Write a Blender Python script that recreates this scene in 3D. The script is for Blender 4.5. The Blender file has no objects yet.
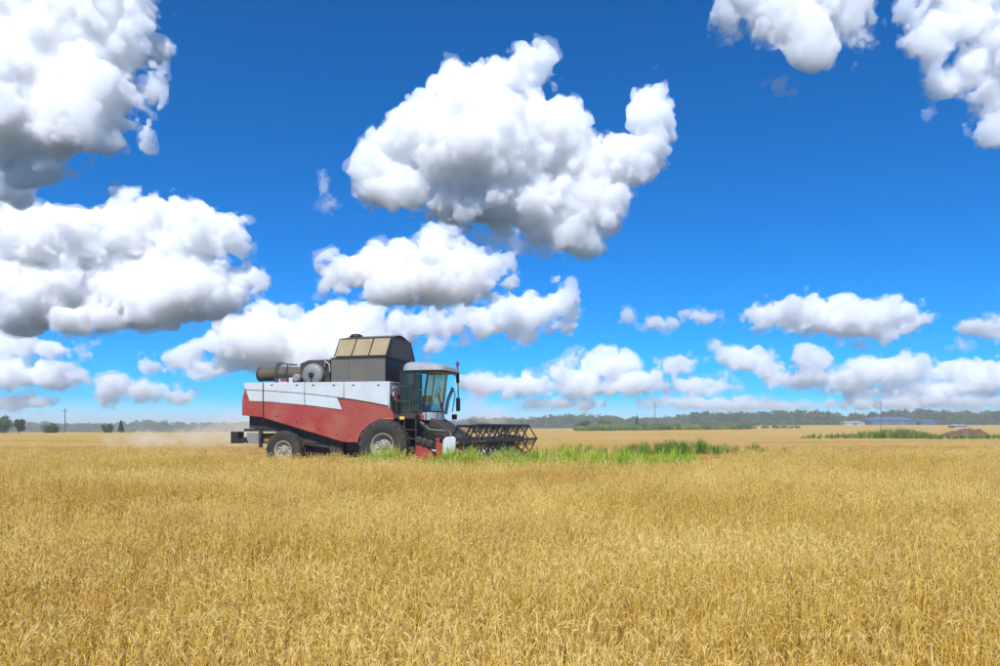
import bpy, bmesh, math, random
import numpy as np
from mathutils import Vector, Matrix

random.seed(7)
scene = bpy.context.scene
COL = scene.collection
R = math.radians

# ------------------------------------------------------------------ camera, sky, sun, exposure
F = 778.0            # focal length in photo pixels (photo 1000 px wide)
HZ = 427.0           # eye level row in the photo
CAM_Z = 1.65
cam_d = bpy.data.cameras.new("camera")
cam_d.sensor_width = 36.0
cam_d.lens = F / 1000.0 * 36.0
cam_d.shift_y = (HZ - 333.0) / 1000.0
cam_d.clip_start = 0.1
cam_d.clip_end = 200000.0
cam = bpy.data.objects.new("camera", cam_d)
cam.location = (0, 0, CAM_Z)
cam.rotation_euler = (R(90), 0, 0)
COL.objects.link(cam)
scene.camera = cam

SUN_EL, SUN_AZ = R(51), R(-171)      # azimuth to the right of the view direction: behind the camera, to the left
SUN_DIR = Vector((math.cos(SUN_EL) * math.sin(SUN_AZ), math.cos(SUN_EL) * math.cos(SUN_AZ), math.sin(SUN_EL)))

world = bpy.data.worlds.new("World")
scene.world = world
world.use_nodes = True
wn, wl = world.node_tree.nodes, world.node_tree.links
wn.clear()
w_out = wn.new("ShaderNodeOutputWorld")
w_bg = wn.new("ShaderNodeBackground")
w_sky = wn.new("ShaderNodeTexSky")
w_sky.sky_type = 'NISHITA'
w_sky.sun_disc = False
w_sky.sun_elevation = SUN_EL
w_sky.sun_rotation = SUN_AZ
w_sky.altitude = 100
w_sky.air_density = 0.6
w_sky.dust_density = 0.3
w_sky.ozone_density = 6.0
w_hsv = wn.new("ShaderNodeHueSaturation")
w_hsv.inputs['Hue'].default_value = 0.503
w_hsv.inputs['Saturation'].default_value = 2.0
w_hsv.inputs['Value'].default_value = 1.0
wl.new(w_sky.outputs[0], w_hsv.inputs['Color'])
wl.new(w_hsv.outputs[0], w_bg.inputs['Color'])
w_bg.inputs['Strength'].default_value = 0.112
wl.new(w_bg.outputs[0], w_out.inputs['Surface'])

sun_d = bpy.data.lights.new("sun", 'SUN')
sun_d.energy = 3.7
sun_d.angle = R(0.53)
sun_d.color = (1.0, 0.97, 0.925)
sun = bpy.data.objects.new("sun", sun_d)
sun.rotation_euler = SUN_DIR.to_track_quat('Z', 'Y').to_euler()
sun.location = (-10, -80, 90)
COL.objects.link(sun)

vs = scene.view_settings
vs.view_transform = 'Standard'
vs.look = 'None'
vs.exposure = 0.68
vs.gamma = 1.0
vs.use_curve_mapping = False

cy = scene.cycles
cy.use_denoising = True
try:
    cy.denoiser = 'OPENIMAGEDENOISE'
except Exception:
    pass
cy.max_bounces = 22
cy.diffuse_bounces = 3
cy.glossy_bounces = 3
cy.transmission_bounces = 6
cy.volume_bounces = 22
cy.transparent_max_bounces = 96
cy.caustics_reflective = False
cy.caustics_refractive = False
cy.sample_clamp_indirect = 8.0

# ------------------------------------------------------------------ helpers
def lin(r, g, b):
    def c(v):
        v /= 255.0
        return v / 12.92 if v <= 0.04045 else ((v + 0.055) / 1.055) ** 2.4
    return (c(r), c(g), c(b), 1.0)

class NT:
    """small helper round a material's node tree"""
    def __init__(self, name):
        self.m = bpy.data.materials.new(name)
        self.m.use_nodes = True
        self.n, self.l = self.m.node_tree.nodes, self.m.node_tree.links
        self.n.clear()
        self.out = self.n.new("ShaderNodeOutputMaterial")
    def node(self, t, **kw):
        nd = self.n.new(t)
        for k, v in kw.items():
            if k in nd.inputs:
                s = nd.inputs[k]
                if hasattr(v, 'node'):
                    self.l.new(v, s)
                else:
                    s.default_value = v
            else:
                setattr(nd, k, v)
        return nd
    def link(self, a, b): self.l.new(a, b)
    def mix(self, fac, a, b, mode='MIX'):
        nd = self.n.new("ShaderNodeMix")
        nd.data_type = 'RGBA'; nd.blend_type = mode
        for sock, v in ((nd.inputs[0], fac), (nd.inputs[6], a), (nd.inputs[7], b)):
            if hasattr(v, 'node'): self.l.new(v, sock)
            else: sock.default_value = v
        return nd.outputs[2]
    def noise(self, scale, detail=4, rough=0.55, vec=None, dist=0.0):
        nd = self.n.new("ShaderNodeTexNoise")
        nd.inputs['Scale'].default_value = scale
        nd.inputs['Detail'].default_value = detail
        nd.inputs['Roughness'].default_value = rough
        nd.inputs['Distortion'].default_value = dist
        if vec is not None: self.l.new(vec, nd.inputs['Vector'])
        return nd.outputs['Fac']
    def ramp(self, fac, stops):
        nd = self.n.new("ShaderNodeValToRGB")
        e = nd.color_ramp.elements
        while len(e) < len(stops): e.new(0.5)
        for el, (p, c) in zip(e, stops):
            el.position = p
            el.color = c if len(c) == 4 else (*c, 1)
        self.l.new(fac, nd.inputs[0])
        return nd.outputs[0]
    def math(self, op, a, b=0.0):
        nd = self.n.new("ShaderNodeMath"); nd.operation = op
        for sock, v in zip(nd.inputs, (a, b)):
            if hasattr(v, 'node'): self.l.new(v, sock)
            else: sock.default_value = v
        return nd.outputs[0]
    def pos(self):
        return self.n.new("ShaderNodeNewGeometry").outputs['Position']
    def obj(self):
        return self.n.new("ShaderNodeTexCoord").outputs['Object']

def paint(name, col, rough=0.45, dust=(0.42, 0.33, 0.2, 1), amount=0.35, scale=2.5, metallic=0.0, coat=0.0, bump=0.0):
    """painted or bare metal with patchy field dust and grime"""
    t = NT(name)
    p = t.obj()
    n1 = t.noise(scale, 6, 0.65, p, 0.4)
    n2 = t.noise(scale * 9, 4, 0.6, p)
    m = t.math('MULTIPLY', t.ramp(n1, [(0.38, (0, 0, 0)), (0.72, (1, 1, 1))]), amount)
    m = t.math('ADD', m, t.math('MULTIPLY', t.ramp(n2, [(0.45, (0, 0, 0)), (0.8, (1, 1, 1))]), amount * 0.5))
    c = t.mix(m, col, dust)
    b = t.node("ShaderNodeBsdfPrincipled", Roughness=rough, Metallic=metallic)
    t.link(c, b.inputs['Base Color'])
    b.inputs['Coat Weight'].default_value = coat
    rr = t.math('ADD', t.math('MULTIPLY', m, 0.4), rough)
    t.link(rr, b.inputs['Roughness'])
    if bump:
        bp = t.node("ShaderNodeBump", Strength=bump, Distance=0.01)
        t.link(n2, bp.inputs['Height']); t.link(bp.outputs[0], b.inputs['Normal'])
    t.link(b.outputs[0], t.out.inputs[0])
    return t.m

def bandpos(t):
    m = t.node('ShaderNodeVectorMath', operation='MULTIPLY')
    t.link(t.pos(), m.inputs[0]); m.inputs[1].default_value = (0.55, 1.25, 0.0)
    return m.outputs[0]

def leafy(name, stops, transl=0.35, patch=None, patch_scale=0.25, rough=0.6, dark=None):
    """thin plant tissue: random shade per plant, broad drifts of colour, light passing through"""
    t = NT(name)
    oi = t.n.new("ShaderNodeObjectInfo")
    c = t.ramp(oi.outputs['Random'], stops)
    if patch:
        n = t.noise(patch_scale, 3, 0.5, bandpos(t))
        f = t.ramp(n, [(0.42, (0, 0, 0)), (0.62, (1, 1, 1))])
        c = t.mix(t.math('MULTIPLY', f, patch[1]), c, patch[0])
    if dark:
        n = t.noise(dark[2], 4, 0.6, bandpos(t), 0.8)
        f = t.ramp(n, [(0.5, (0, 0, 0)), (0.68, (1, 1, 1))])
        c = t.mix(t.math('MULTIPLY', f, dark[1]), c, dark[0])
    d = t.node("ShaderNodeBsdfPrincipled", Roughness=rough)
    d.inputs['Specular IOR Level'].default_value = 0.3
    t.link(c, d.inputs['Base Color'])
    tr = t.node("ShaderNodeBsdfTranslucent")
    t.link(c, tr.inputs['Color'])
    mx = t.node("ShaderNodeMixShader")
    mx.inputs[0].default_value = transl
    t.link(d.outputs[0], mx.inputs[1]); t.link(tr.outputs[0], mx.inputs[2])
    t.link(mx.outputs[0], t.out.inputs[0])
    return t.m

class MB:
    def __init__(self): self.v, self.f, self.mi = [], [], []
    def add(self, vs_, fs, mi=0):
        o = len(self.v)
        self.v += [tuple(p) for p in vs_]
        self.f += [[i + o for i in f] for f in fs]
        self.mi += [mi] * len(fs)
        return self
    def box(self, x0, x1, y0, y1, z0, z1, mi=0):
        if x0 > x1: x0, x1 = x1, x0
        if y0 > y1: y0, y1 = y1, y0
        if z0 > z1: z0, z1 = z1, z0
        p = [(x, y, z) for x in (x0, x1) for y in (y0, y1) for z in (z0, z1)]
        return self.add(p, [[0, 1, 3, 2], [4, 6, 7, 5], [0, 4, 5, 1], [2, 3, 7, 6], [0, 2, 6, 4], [1, 5, 7, 3]], mi)
    def prism(self, pts, y0, y1, mi=0):
        """polygon in the x-z plane extruded along y"""
        a = sum(pts[i][0] * pts[(i + 1) % len(pts)][1] - pts[(i + 1) % len(pts)][0] * pts[i][1] for i in range(len(pts)))
        if a < 0: pts = pts[::-1]
        n = len(pts)
        vv = [(x, y0, z) for x, z in pts] + [(x, y1, z) for x, z in pts]
        fs = [list(range(n)), list(range(2 * n - 1, n - 1, -1))]
        fs += [[(i + 1) % n, i, i + n, (i + 1) % n + n] for i in range(n)]
        return self.add(vv, fs, mi)
    def hexa(self, p, mi=0):
        """8 corners: bottom loop 0-3, top loop 4-7"""
        return self.add(p, [[3, 2, 1, 0], [4, 5, 6, 7], [0, 1, 5, 4], [1, 2, 6, 5], [2, 3, 7, 6], [3, 0, 4, 7]], mi)
    def tube(self, pts, r, n=8, mi=0, cap=True):
        pts = [Vector(p) for p in pts]
        rs = r if isinstance(r, (list, tuple)) else [r] * len(pts)
        rings, prev = [], None
        for i, p in enumerate(pts):
            d = (pts[min(i + 1, len(pts) - 1)] - pts[max(i - 1, 0)]).normalized()
            if prev is None:
                ref = Vector((0, 0, 1)) if abs(d.z) < 0.9 else Vector((1, 0, 0))
                a = d.cross(ref).normalized()
            else:
                a = (prev - d * prev.dot(d)).normalized()
            prev = a
            b = d.cross(a)
            rings.append([p + (a * math.cos(2 * math.pi * k / n) + b * math.sin(2 * math.pi * k / n)) * rs[i] for k in range(n)])
        vv = [q for ring in rings for q in ring]
        fs = []
        for i in range(len(pts) - 1):
            for k in range(n):
                fs.append([i * n + k, i * n + (k + 1) % n, (i + 1) * n + (k + 1) % n, (i + 1) * n + k])
        if cap:
            fs.append(list(range(n - 1, -1, -1)))
            fs.append([(len(pts) - 1) * n + k for k in range(n)])
        return self.add(vv, fs, mi)
    def lathe(self, prof, c, n=40, mi=0, closed=False):
        """(radius, y) profile turned round the y axis through c"""
        vv, fs = [], []
        m = len(prof)
        for k in range(n):
            a = 2 * math.pi * k / n
            for r, y in prof:
                vv.append((c[0] + r * math.cos(a), c[1] + y, c[2] + r * math.sin(a)))
        for k in range(n):
            k2 = (k + 1) % n
            for j in range(m if closed else m - 1):
                j2 = (j + 1) % m
                fs.append([k * m + j, k * m + j2, k2 * m + j2, k2 * m + j])
        return self.add(vv, fs, mi)
    def build(self, name, mats, parent=None, smooth=True, bevel=0.0, angle=35):
        me = bpy.data.meshes.new(name)
        me.from_pydata(self.v, [], self.f)
        for m in (mats if isinstance(mats, (list, tuple)) else [mats]):
            me.materials.append(m)
        if any(self.mi):
            me.polygons.foreach_set('material_index', self.mi)
        bm = bmesh.new(); bm.from_mesh(me)
        bmesh.ops.recalc_face_normals(bm, faces=bm.faces)
        bm.to_mesh(me); bm.free()
        if smooth:
            me.polygons.foreach_set('use_smooth', [True] * len(me.polygons))
            me.set_sharp_from_angle(angle=R(angle))
        o = bpy.data.objects.new(name, me)
        COL.objects.link(o)
        if parent: o.parent = parent
        if bevel:
            b = o.modifiers.new("bevel", 'BEVEL')
            b.width = bevel; b.segments = 2; b.limit_method = 'ANGLE'; b.angle_limit = R(40)
        return o

def tag(o, label=None, cat=None, group=None, kind=None):
    if label: o['label'] = label
    if cat: o['category'] = cat
    if group: o['group'] = group
    if kind: o['kind'] = kind
    return o

def empty(name, loc, rz=0.0, parent=None):
    o = bpy.data.objects.new(name, None)
    o.empty_display_size = 0.3
    o.location = loc
    o.rotation_euler = (0, 0, rz)
    COL.objects.link(o)
    if parent: o.parent = parent
    return o

def fast_mesh(name, verts, quads):
    me = bpy.data.meshes.new(name)
    nv, nf = len(verts), len(quads)
    k = quads.shape[1]
    me.vertices.add(nv)
    me.vertices.foreach_set('co', np.ascontiguousarray(verts, dtype=np.float32).ravel())
    me.loops.add(nf * k)
    me.loops.foreach_set('vertex_index', np.ascontiguousarray(quads, dtype=np.int32).ravel())
    me.polygons.add(nf)
    me.polygons.foreach_set('loop_start', np.arange(0, nf * k, k, dtype=np.int32))
    me.polygons.foreach_set('loop_total', np.full(nf, k, dtype=np.int32))
    me.update(calc_edges=True)
    return me

def sstep(a, b, x):
    t = np.clip((x - a) / (b - a), 0, 1)
    return t * t * (3 - 2 * t)

def ground_z(x, y):
    """gentle dip towards the camera, flat at the machine, rising a little far off to the right, falling off to the left"""
    x = np.asarray(x, dtype=float); y = np.asarray(y, dtype=float)
    z = -1.0 * np.clip(1 - y / 33.0, 0, 1.6) ** 1.3
    u = x / np.maximum(y, 1.0)
    z = z + 3.2 * sstep(110, 620, y) * sstep(-0.02, 0.45, u)
    z = z - 5.0 * sstep(235, 520, y) * sstep(-0.12, -0.4, u)
    z = z + 0.05 * np.sin(x * 0.31 + 1.3) * np.sin(y * 0.27) + 0.03 * np.sin(x * 0.11 - y * 0.17)
    return z

def at(px, py, Y):
    return Vector(((px - 500) / F * Y, Y, CAM_Z + (HZ - py) / F * Y))

def scatter(name, pts, rots, scls, protos):
    """plants too many to count: one object whose points carry one of several plant meshes"""
    me = bpy.data.meshes.new(name)
    n = len(pts)
    me.vertices.add(n)
    me.vertices.foreach_set('co', np.asarray(pts, dtype=np.float32).ravel())
    a = me.attributes.new('rot3', 'FLOAT_VECTOR', 'POINT'); a.data.foreach_set('vector', np.asarray(rots, dtype=np.float32).ravel())
    a = me.attributes.new('scl3', 'FLOAT_VECTOR', 'POINT'); a.data.foreach_set('vector', np.asarray(scls, dtype=np.float32).ravel())
    a = me.attributes.new('pick', 'INT', 'POINT'); a.data.foreach_set('value', np.random.default_rng(n).integers(0, len(protos), n).astype(np.int32))
    o = bpy.data.objects.new(name, me)
    COL.objects.link(o)
    pc = bpy.data.collections.new(name + "_kinds")
    for p in protos: pc.objects.link(p)
    ng = bpy.data.node_groups.new(name, 'GeometryNodeTree')
    ng.interface.new_socket("Geometry", in_out='INPUT', socket_type='NodeSocketGeometry')
    ng.interface.new_socket("Geometry", in_out='OUTPUT', socket_type='NodeSocketGeometry')
    N, L = ng.nodes, ng.links
    gi, go = N.new('NodeGroupInput'), N.new('NodeGroupOutput')
    iop = N.new('GeometryNodeInstanceOnPoints')
    ci = N.new('GeometryNodeCollectionInfo')
    ci.inputs['Collection'].default_value = pc
    ci.inputs['Separate Children'].default_value = True
    ci.inputs['Reset Children'].default_value = True
    def attr(nm, dt):
        nd = N.new('GeometryNodeInputNamedAttribute'); nd.data_type = dt
        nd.inputs['Name'].default_value = nm
        return nd.outputs['Attribute']
    L.new(gi.outputs[0], iop.inputs['Points'])
    L.new(ci.outputs[0], iop.inputs['Instance'])
    iop.inputs['Pick Instance'].default_value = True
    L.new(attr('pick', 'INT'), iop.inputs['Instance Index'])
    e2r = N.new('FunctionNodeEulerToRotation')
    L.new(attr('rot3', 'FLOAT_VECTOR'), e2r.inputs[0])
    L.new(e2r.outputs[0], iop.inputs['Rotation'])
    L.new(attr('scl3', 'FLOAT_VECTOR'), iop.inputs['Scale'])
    L.new(iop.outputs[0], go.inputs[0])
    md = o.modifiers.new("scatter", 'NODES'); md.node_group = ng
    return o

def proto(name, mb, mats, smooth=True):
    o = mb.build(name, mats, None, smooth=smooth, angle=60)
    COL.objects.unlink(o)
    return o

# ------------------------------------------------------------------ ground
t = NT("stubble_field")
p = t.pos()
sep = t.node("ShaderNodeSeparateXYZ"); t.link(p, sep.inputs[0])
mp = t.node("ShaderNodeMapping"); t.link(p, mp.inputs[0])
mp.inputs['Rotation'].default_value = (0, 0, R(14)); mp.inputs['Scale'].default_value = (0.035, 0.5, 1)
rows = t.noise(1.0, 4, 0.6, mp.outputs[0], 0.6)
fine = t.noise(9.0, 5, 0.7, p)
mid = t.noise(0.6, 4, 0.6, p)
big = t.noise(0.02, 3, 0.5, p)
c = t.ramp(rows, [(0.3, lin(150, 116, 58)), (0.48, lin(196, 160, 86)), (0.62, lin(214, 182, 110)), (0.75, lin(180, 140, 66))])
c = t.mix(t.math('MULTIPLY', fine, 0.55), c, lin(120, 88, 40))
c = t.mix(t.math('MULTIPLY', t.ramp(mid, [(0.5, (0, 0, 0)), (0.75, (1, 1, 1))]), 0.45), c, lin(224, 196, 128))
c = t.mix(t.math('MULTIPLY', t.ramp(big, [(0.5, (0, 0, 0)), (0.7, (1, 1, 1))]), 0.3), c, lin(170, 165, 80))
b = t.node("ShaderNodeBsdfPrincipled", Roughness=0.9)
b.inputs['Specular IOR Level'].default_value = 0.1
t.link(c, b.inputs['Base Color'])
bp = t.node("ShaderNodeBump", Strength=0.9, Distance=0.12)
t.link(t.math('ADD', fine, mid), bp.inputs['Height']); t.link(bp.outputs[0], b.inputs['Normal'])
t.link(b.outputs[0], t.out.inputs[0])
M_FIELD = t.m

xs = np.sinh(np.linspace(-7.2, 7.2, 181)) * (2300 / math.sinh(7.2)) 
ys = np.concatenate([np.linspace(-60, 60, 61)[:-1], 60 * np.exp(np.linspace(0, math.log(2400 / 60.0), 90))])
gx, gy = np.meshgrid(xs, ys, indexing='ij')
gv = np.stack([gx, gy, ground_z(gx, gy)], -1).reshape(-1, 3)
nx_, ny_ = len(xs), len(ys)
ii, jj = np.meshgrid(np.arange(nx_ - 1), np.arange(ny_ - 1), indexing='ij')
i0 = (ii * ny_ + jj).ravel()
me = fast_mesh("ground", gv, np.stack([i0, i0 + ny_, i0 + ny_ + 1, i0 + 1], -1))
me.materials.append(M_FIELD)
me.polygons.foreach_set('use_smooth', [True] * len(me.polygons))
ground = bpy.data.objects.new("ground", me)
COL.objects.link(ground)
tag(ground, kind='structure')

# ------------------------------------------------------------------ clouds (real scattering bodies far off)
rng = np.random.default_rng(11)

def vnoise(shape, lams, rg):
    L = []
    for n, lam in zip(shape, lams if hasattr(lams, '__len__') else (lams,) * 3):
        m = int(n / lam) + 6
        x = np.arange(n) / lam + rg.random() + 1.0
        i = np.floor(x).astype(int); f = x - i
        W = np.zeros((n, m), np.float32)
        r = np.arange(n)
        W[r, i - 1] = (1 - f) ** 3 / 6
        W[r, i] = (3 * f ** 3 - 6 * f ** 2 + 4) / 6
        W[r, i + 1] = (-3 * f ** 3 + 3 * f ** 2 + 3 * f + 1) / 6
        W[r, i + 2] = f ** 3 / 6
        L.append(W)
    a = rg.standard_normal([w.shape[1] for w in L]).astype(np.float32)
    a = np.tensordot(L[0], a, (1, 0))
    a = np.einsum('jb,ibc->ijc', L[1], a, optimize=True)
    a = np.einsum('kc,ijc->ijk', L[2], a, optimize=True)
    return a / 0.33

def surface_nets(f, cell, origin):
    nx, ny, nz = f.shape
    s = f > 0
    c0 = s[:-1, :-1, :-1].astype(np.int8)
    tot = np.zeros_like(c0)
    for dx in (0, 1):
        for dy in (0, 1):
            for dz in (0, 1):
                tot += s[dx:nx - 1 + dx, dy:ny - 1 + dy, dz:nz - 1 + dz]
    act = (tot > 0) & (tot < 8)
    idx = np.argwhere(act)
    ids = np.full(act.shape, -1, np.int32)
    ids[act] = np.arange(len(idx), dtype=np.int32)
    acc = np.zeros((len(idx), 3)); cnt = np.zeros(len(idx))
    I, J, K = idx.T
    corners = [(a, b, c) for a in (0, 1) for b in (0, 1) for c in (0, 1)]
    val = {c: f[I + c[0], J + c[1], K + c[2]] for c in corners}
    for ca in corners:
        for ax in range(3):
            if ca[ax] == 0:
                cb = list(ca); cb[ax] = 1; cb = tuple(cb)
                va, vb = val[ca], val[cb]
                cr = (va > 0) != (vb > 0)
                tt = np.where(cr, va / np.where(cr, va - vb, 1), 0)
                pt = np.array(ca, float)[None, :].repeat(len(idx), 0)
                pt[:, ax] = tt
                acc[cr] += pt[cr]; cnt[cr] += 1
    v = (idx + acc / np.maximum(cnt, 1)[:, None]) * cell + origin
    quads = []
    for ax in range(3):
        sl0 = [slice(None)] * 3; sl1 = [slice(None)] * 3
        sl0[ax] = slice(0, -1); sl1[ax] = slice(1, None)
        cr = s[tuple(sl0)] != s[tuple(sl1)]
        e = np.argwhere(cr)
        o1, o2 = [k for k in range(3) if k != ax]
        ok = (e[:, o1] > 0) & (e[:, o2] > 0) & (e[:, o1] < f.shape[o1] - 1) & (e[:, o2] < f.shape[o2] - 1)
        e = e[ok]
        flip = s[tuple(sl0)][tuple(e.T)]
        def cid(d1, d2):
            q = e.copy(); q[:, o1] -= d1; q[:, o2] -= d2
            return ids[tuple(q.T)]
        q = np.stack([cid(1, 1), cid(0, 1), cid(0, 0), cid(1, 0)], -1)
        # outward along +axis where the inside lies on the low side; (x, depth, row) is mirrored when placed, so rows flip the sense
        nrm = np.cross(v[q[:, 2]] - v[q[:, 0]], v[q[:, 3]] - v[q[:, 1]])[:, ax]
        want = np.where(flip, 1.0, -1.0)
        bad = nrm * want > 0
        q[bad] = q[bad][:, ::-1]
        quads.append(q)
    return v, np.concatenate(quads)

def cloud_material(name, density, g, col=(1, 1, 1, 1)):
    t = NT(name)
    sc = t.node("ShaderNodeVolumeScatter", Density=density, Anisotropy=g)
    sc.inputs['Color'].default_value = col
    t.link(sc.outputs[0], t.out.inputs['Volume'])
    try: t.m.cycles.homogeneous_volume = True
    except Exception: pass
    return t.m

def cloud(label, blobs, cell=1.3, lam=36, amp=0.28, mfp=7.5, seed=1, veil=2.2, depth=0.8, flat=None, group=None, D=None, name='cloud', col=(0.885, 0.915, 1.0, 1)):  # default blue tint puts lilac shade into the colour; vapour itself is neutral
    cell = max(1.12, cell * cell_k)
    rg = np.random.default_rng(seed)
    base = max(b[1] + b[3] for b in blobs)
    slope = max((HZ - base) / F, 0.085)
    D = D or 2600.0 / slope                                     # cloud base at one height, so lower in the sky is farther
    px = D / F
    B = []
    for (cx, cyy, rx, ry) in blobs:
        rd = math.sqrt(rx * ry)
        B.append((cx, rg.uniform(-0.35, 0.35) * rd, cyy, rx, rd * depth, ry))
    pad = amp * lam * 0.9 + 5 + veil
    x0 = min(b[0] - b[3] for b in B) - pad; x1 = max(b[0] + b[3] for b in B) + pad
    y0 = min(b[1] - b[4] for b in B) - pad; y1 = max(b[1] + b[4] for b in B) + pad
    z0 = min(b[2] - b[5] for b in B) - pad; z1 = max(b[2] + b[5] for b in B) + pad
    cv = np.array([cell, cell * 1.9, cell])                     # coarser in depth, where nothing is resolved
    n = [int((b_ - a_) / c_) + 2 for (a_, b_), c_ in zip(((x0, x1), (y0, y1), (z0, z1)), cv)]
    X = (x0 + np.arange(n[0]) * cell).astype(np.float32)[:, None, None]
    Y = (y0 + np.arange(n[1]) * cv[1]).astype(np.float32)[None, :, None]
    Z = (z0 + np.arange(n[2]) * cell).astype(np.float32)[None, None, :]
    f = np.full(n, -1e3, np.float32)
    for (bx, by, bz, rx, ry, rz) in B:
        r = np.sqrt(((X - bx) / rx) ** 2 + ((Y - by) / ry) ** 2 + ((Z - bz) / rz) ** 2)
        d = (1 - r) * min(rx, ry, rz)
        k = 5.0                                                 # smooth union
        h = np.clip(0.5 + 0.5 * (d - f) / k, 0, 1)
        f = f * (1 - h) + d * h + k * h * (1 - h)
    d0 = f.copy()
    l_, a_ = lam, amp
    while l_ > 2.0 * cell:
        nn = vnoise(n, l_ / cv, rg)
        bl = np.abs(nn)
        f += a_ * l_ * (bl - 0.95 * float(bl.mean()))
        l_ *= 0.52
        a_ *= 1.32
    f = np.minimum(np.maximum(f, d0 - 6.5), d0 + 9.0)           # solid heart, no stray specks
    if flat is not None:                                        # ragged flat base
        f = np.minimum(f, (flat - Z) + 3.0 * vnoise(n, 14 / cv, rg))
    for ax in range(3):                                         # closed at the edge of the grid
        sl = [slice(None)] * 3
        for e in (0, -1):
            sl[ax] = e; f[tuple(sl)] = -1.0
    def place(v):
        P = np.empty_like(v)
        P[:, 0] = (v[:, 0] - 500) * px
        P[:, 1] = v[:, 1] * px
        P[:, 2] = (HZ - v[:, 2]) * px
        return P - cen
    cen = np.array([(0.5 * (x0 + x1) - 500) * px, 0, (HZ - base) * px])
    v, q = surface_nets(f, cv, np.array([x0, y0, z0]))
    me = fast_mesh(name, place(v), q)
    me.materials.append(cloud_material(name + "_vapour", 1.0 / (mfp * px), 0.05, col))
    o = bpy.data.objects.new(name, me)
    o.location = (cen[0], D, CAM_Z + cen[2])
    COL.objects.link(o)
    tag(o, label, 'cloud', group or 'fair weather clouds in the blue sky')
    # thin outer vapour that feathers the edge
    st = 2 if n[0] * n[1] * n[2] > 1.5e5 else 1
    f2 = f[::st, ::st, ::st] + veil + 0.8 * veil * vnoise(f[::st, ::st, ::st].shape, 7.0 / (cv * st), rg)
    for ax in range(3):
        sl = [slice(None)] * 3
        for e in (0, -1):
            sl[ax] = e; f2[tuple(sl)] = -1.0
    v, q = surface_nets(f2, cv * st, np.array([x0, y0, z0]))
    me = fast_mesh("veil", place(v), q)
    me.materials.append(cloud_material("veil_vapour", 1.0 / (mfp * 4.2 * px), 0.05, col))
    w = bpy.data.objects.new("veil", me)
    w.parent = o
    COL.objects.link(w)
    return o

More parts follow.
